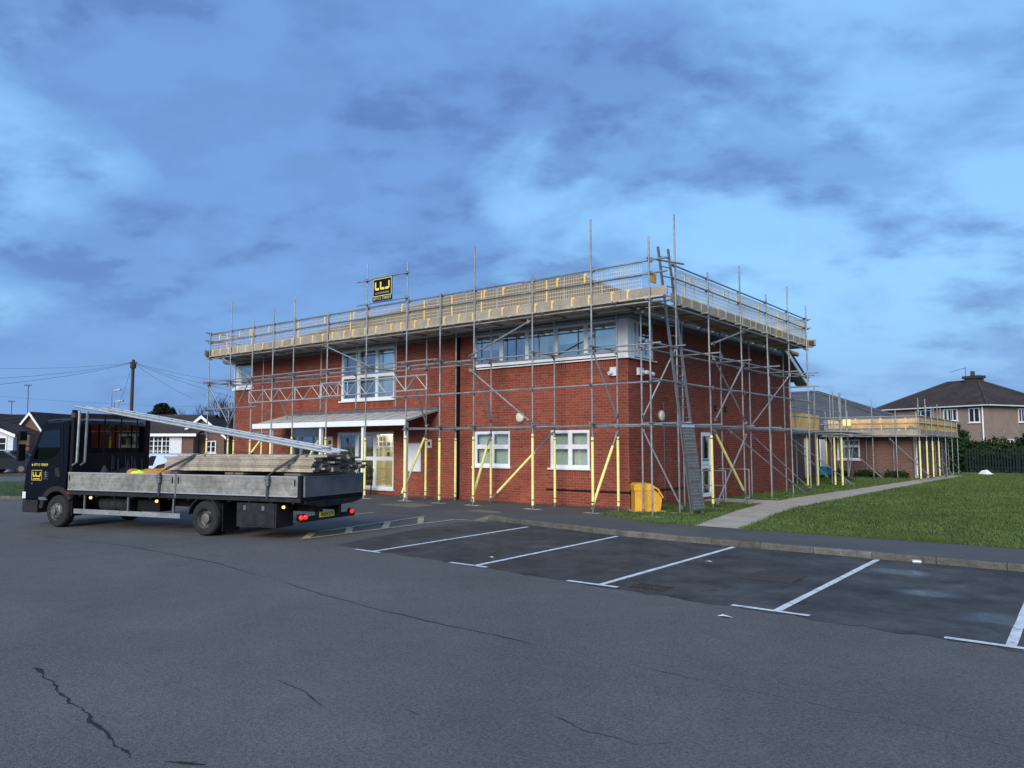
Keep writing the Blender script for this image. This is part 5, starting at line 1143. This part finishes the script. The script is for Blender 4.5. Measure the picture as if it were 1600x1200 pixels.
# parked vehicles
def car(T, label, m, L=4.0, W=1.7, H=1.45, van=False):
    o = T.translation; h = thing('parked_van' if van else 'parked_car', label, 'van' if van else 'car', (o.x,o.y,o.z))
    pr = [(-L/2,.3),(-L/2,.85),(-L/2+.15,H*.98),(L*.18,H),(L*.32,.95),(L/2-.05,.8),(L/2,.5),(L/2,.3)] if van else [(-L/2,.3),(-L/2,.85),(-L*.42,.95),(-L*.3,H*.97),(L*.05,H),(L*.24,.95),(L/2-.1,.8),(L/2,.5),(L/2,.3)]
    b = MB(T); n = len(pr); rg = []
    for y, s in ((-W/2,.9),(-W/2+.12,1),(W/2-.12,1),(W/2,.9)): rg.append([(x*(.985 if s < 1 else 1), y, .3+(z-.3)*(.97 if s < 1 else 1)) for x, z in pr])
    b.add([p for r_ in rg for p in r_], [(k*n+i,k*n+(i+1)%n,(k+1)*n+(i+1)%n,(k+1)*n+i) for k in range(3) for i in range(n)]+[tuple(range(n)),tuple(range(3*n,4*n))]); bd = b.build('body', m, h, True)
    g = [(L*.02,1.0),(L*.2,.98),(L*.04,H-.1),(L*-.02,H-.1)] if van else [(-L*.36,.98),(L*.2,.98),(L*.04,H-.08),(-L*.28,H-.08)]
    for s in (-1,1): b = MB(T); b.prism(g, lambda x, z, t: (x, t, z), s*(W/2-.01), s*(W/2+.008)); b.build('side_window', 'glass_far', bd)
    for x in (-L*.31,L*.31):
        for s in (-1,1): b = MB(T); b.lathe([(0,.0),(.2,.0),(.3,.02),(.31,.06),(.31,.18),(0,.18)], (x,s*(W/2+.01),.31), (0,-s,0), 16); w_ = b.build('wheel', 'rubber', h, True); b = MB(T); b.tube((x,s*(W/2+.012),.31),(x,s*(W/2+.02),.31),.17,12); b.build('hub_cap', 'rim', w_)
    for s in (-.6,.6): b = MB(T); b.box((L/2-.06,s-.15,.62),(L/2+.005,s+.15,.76)); b.build('headlight', 'headlamp', h)
p = Vector(gz(268,32,CP)); car(basis(p, Vector((-.9,-.3,0)).normalized(), Vector((.3,-.9,0)).normalized(), Vector((0,0,1))), 'pale blue white parked van seen behind the truck bed', 'carwhite', 4.3, 1.75, 1.5, True)
p = Vector(gz(4,47,0)); car(basis(p, Vector((.5,.85,0)), Vector((-.85,.5,0)), Vector((0,0,1))), 'dark parked car in front of white bungalow', 'cardark'); p = Vector(gz(34,49,0)); car(basis(p, Vector((.5,.85,0)), Vector((-.85,.5,0)), Vector((0,0,1))), 'black parked car just left of the truck cab', 'cardark')

# ------------------------------------------------------------------ right background
fc = thing('palisade_fence', 'dark green palisade fence at the far edge of lawn', 'fence', (0,55.8,0))
for i in range(110):
    x = -7.4+i*.155; b = MB(); b.prism([(x,.05),(x+.085,.05),(x+.085,1.5),(x+.0425,1.58),(x,1.5)], lambda u, z, t: (u, t, z), 55.78, 55.8); b.build('pale', 'fence', fc)
for z in (.35,1.2): b = MB(); b.box((-7.5,55.802,z),(9.7,55.84,z+.06)); b.build('rail', 'fence', fc)
for i in range(7): b = MB(); b.box((-7.45+i*2.75,55.842,0),(-7.37+i*2.75,55.9,1.62)); b.build('post', 'fence', fc)
hd = thing('hedge', 'dark evergreen hedge growing behind the green fence', 'hedge', (-2,57.6,0)); bl = []
for i in range(26): x = -8.6+i*.7; bl.append((x,57.4+random.uniform(-.3,.3),1.05+random.uniform(-.1,.1),.75,.8,1.1+random.uniform(-.1,.25)))
link('foliage', leaf_cloud(bl, 26000, .13, 8), hd)
for i, x in enumerate((-3.9,-8.2)):
    ch = thing('conifer_shrub', ('pointed dark conifer standing above the hedge', 'bushy dark conifer beside the end of wing scaffold')[i], 'shrub', (x,57.8,0)); b = MB(); b.tube((x,57.8,0),(x,57.8,2.6),.09,6,.02); b.build('trunk', 'bark', ch)
    link('foliage', leaf_cloud([(x,57.8,1.2,1.1,.9,1.2),(x+.1,57.8,2.2,.7,.6,.7),(x,57.8,2.8,.3,.3,.5)], 5000, .13, 21+i), ch)
lumpo = MB(); lumpo.add([(0,0,0),(.5,.1,0),(.9,-.05,0),(.45,-.3,0),(.2,.0,.22),(.5,-.08,.3),(.7,-.05,.12)], [(0,3,4),(3,5,4),(3,2,6,5),(0,4,1),(4,5,1),(5,6,1),(6,2,1)]); o = lumpo.build('plastic_sheet', 'paper'); o.location = (-6.5,53.2,.01); tag(o, 'crumpled white plastic sheet lying on the far lawn', 'litter')
mh = MB(); mh.lathe([(.45,0),(.3,.1),(.12,.17),(0,.19)], (-10.2,38.8,0), (0,0,1), 12); tag(mh.build('mole_hill', 'crack', None, True), 'small dark soil heap on the grass before the wing', 'soil heap')
for x0, x1 in ((-12.3,-11.0),(-10.9,-9.4),(-9.3,-8.3)):
    sh = thing('low_shrub', {-12.3:'low dark shrub under the window of rear wing', -10.9:'low dark shrub at middle of rear wing wall', -9.3:'low dark shrub by right corner of rear wing'}[x0], 'shrub', ((x0+x1)/2,42.6,0)); link('foliage', leaf_cloud([((x0+x1)/2+i*.25-.25,42.65,.18,.4,.25,.3) for i in range(3)], 900, .07, int(x0*-10)), sh)
# hipped semi-detached house
A_, B_ = Vector((-.88,.475,0)).normalized(), Vector((.475,.88,0)).normalized(); HC = Vector((-8.46,76.19,0)); HZ = 5.2
hs = thing('rendered_house', 'two storey pebbledashed house with brown hipped roof and chimney', 'house', HC)
LA, LBk = 10.8, 9.5
TA_ = basis(HC, A_, -B_, Vector((0,0,1))); TB_ = basis(HC, B_, -A_, Vector((0,0,1)))
b = MB(); P = [HC, HC+A_*LA, HC+A_*LA+B_*LBk, HC+B_*LBk]; up = Vector((0,0,HZ)); b.add(P+[p+up for p in P], [(0,1,5,4),(1,2,6,5),(2,3,7,6),(3,0,4,7)]); b.build('wall', 'render', hs)
e = .45; E_ = [HC-A_*e-B_*e, HC+A_*(LA+e)-B_*e, HC+A_*(LA+e)+B_*(LBk+e), HC-A_*e+B_*(LBk+e)]; E_ = [p+Vector((0,0,HZ+.05)) for p in E_]
R0 = HC+A_*3.9+B_*4.75+Vector((0,0,7.8)); R1 = HC+A_*7.0+B_*4.75+Vector((0,0,7.8)); b = MB(); NC = 24
for p, q, r_, s_ in ((E_[0],E_[1],R1,R0),(E_[1],E_[2],R1,R1),(E_[2],E_[3],R0,R1),(E_[3],E_[0],R0,R0)):
    for i in range(NC):
        t0, t1 = i/NC, (i+1)/NC; a, c, d, f_ = p.lerp(s_,t0), q.lerp(r_,t0), p.lerp(s_,t1), q.lerp(r_,t1); u_ = Vector((0,0,.035)); b.poly([a+u_,c+u_,f_,d]); b.poly([a-u_,c-u_,c+u_,a+u_])
ro = b.build('roof', 'tile_dark', hs)
b = MB()
for p, q in ((E_[0],R0),(E_[1],R1),(E_[3],R0),(R0,R1)): b.tube(p, q, .13, 8)
b.build('ridge_tiles', 'tile_dark', ro)
b = MB(); b.beam(E_[0]-Vector((0,0,.05)), E_[1]-Vector((0,0,.05)), .1, .09); b.beam(E_[0]-Vector((0,0,.05)), E_[3]-Vector((0,0,.05)), .1, .09); b.build('gutter', 'white_wall', ro)
cc = HC+A_*4.3+B_*4.75; Tc = basis(cc, A_, B_, Vector((0,0,1))); b = MB(Tc); b.box((-.65,-.45,7.3),(.65,.45,8.25)); b.box((-.8,-.55,8.0),(.8,.55,8.25)); chm = b.build('chimney', 'iron', hs)
b = MB(Tc); b.lathe([(.2,8.25),(.17,8.65),(.19,8.7),(.12,8.7)], (.1,0,0), (0,0,1), 10); b.build('chimney_pot', 'iron', chm)
b = MB(); c = cc+Vector((0,0,8.1))+A_*.8; b.tube(c, c+Vector((0,0,1.0)), .025, 5); t_ = c+Vector((0,0,1.0)); b.tube(t_, t_-CR*1.5-Vector((0,0,.45)), .02, 4)
for i in range(6): m_ = t_.lerp(t_-CR*1.5-Vector((0,0,.45)), i/6); b.tube(m_-CF*.2, m_+CF*.2, .012, 4)
tag(b.build('roof_aerial', 'wire'), 'television aerial on the chimney of pebbledashed house', 'aerial')
b = MB(TA_); b.tube((.25,.1,0),(.25,.1,HZ),.06,8); b.build('downpipe', 'white', hs)
for u0, u1, z0, z1, nv in ((.55,1.55,3.75,5.0,2),(2.6,4.0,3.95,5.0,3),(5.2,6.8,3.95,5.0,3),(2.5,4.2,1.0,2.2,3)): casement(hs, TA_, u0, u1, z0, z1, nv, 1)
for u0, u1, z0, z1, nv in ((4.2,5.0,3.8,5.0,2),(2.4,3.4,1.15,2.3,2),(4.3,5.3,1.15,2.3,2)): casement(hs, TB_, u0, u1, z0, z1, nv, 1)
bare_tree('bare_tree', (-4.0,70,0), 5.2, .7, 23, 'bare garden tree in front of the pebbledashed house', 7, .06); bare_tree('bare_tree', (-18.5,66,0), 5.6, .75, 31, 'bare treetop showing between wing roof and house', 7, .07)
rs_ = thing('distant_house', 'dark roofed house glimpsed right of the hipped roof', 'house', (0,98,0)); b = MB(); b.box((1,92,0),(13,100,4.6)); b.build('wall', 'render', rs_); b = MB(); b.prism([(91.6,4.5),(100.4,4.5),(96,6.6)], lambda y, z, t: (t, y, z), .6, 13.4); r2 = b.build('roof', 'tile_dark', rs_); b = MB(); b.box((1.8,95.8,6.2),(2.3,96.2,8.0)); b.build('chimney', 'iron', r2)
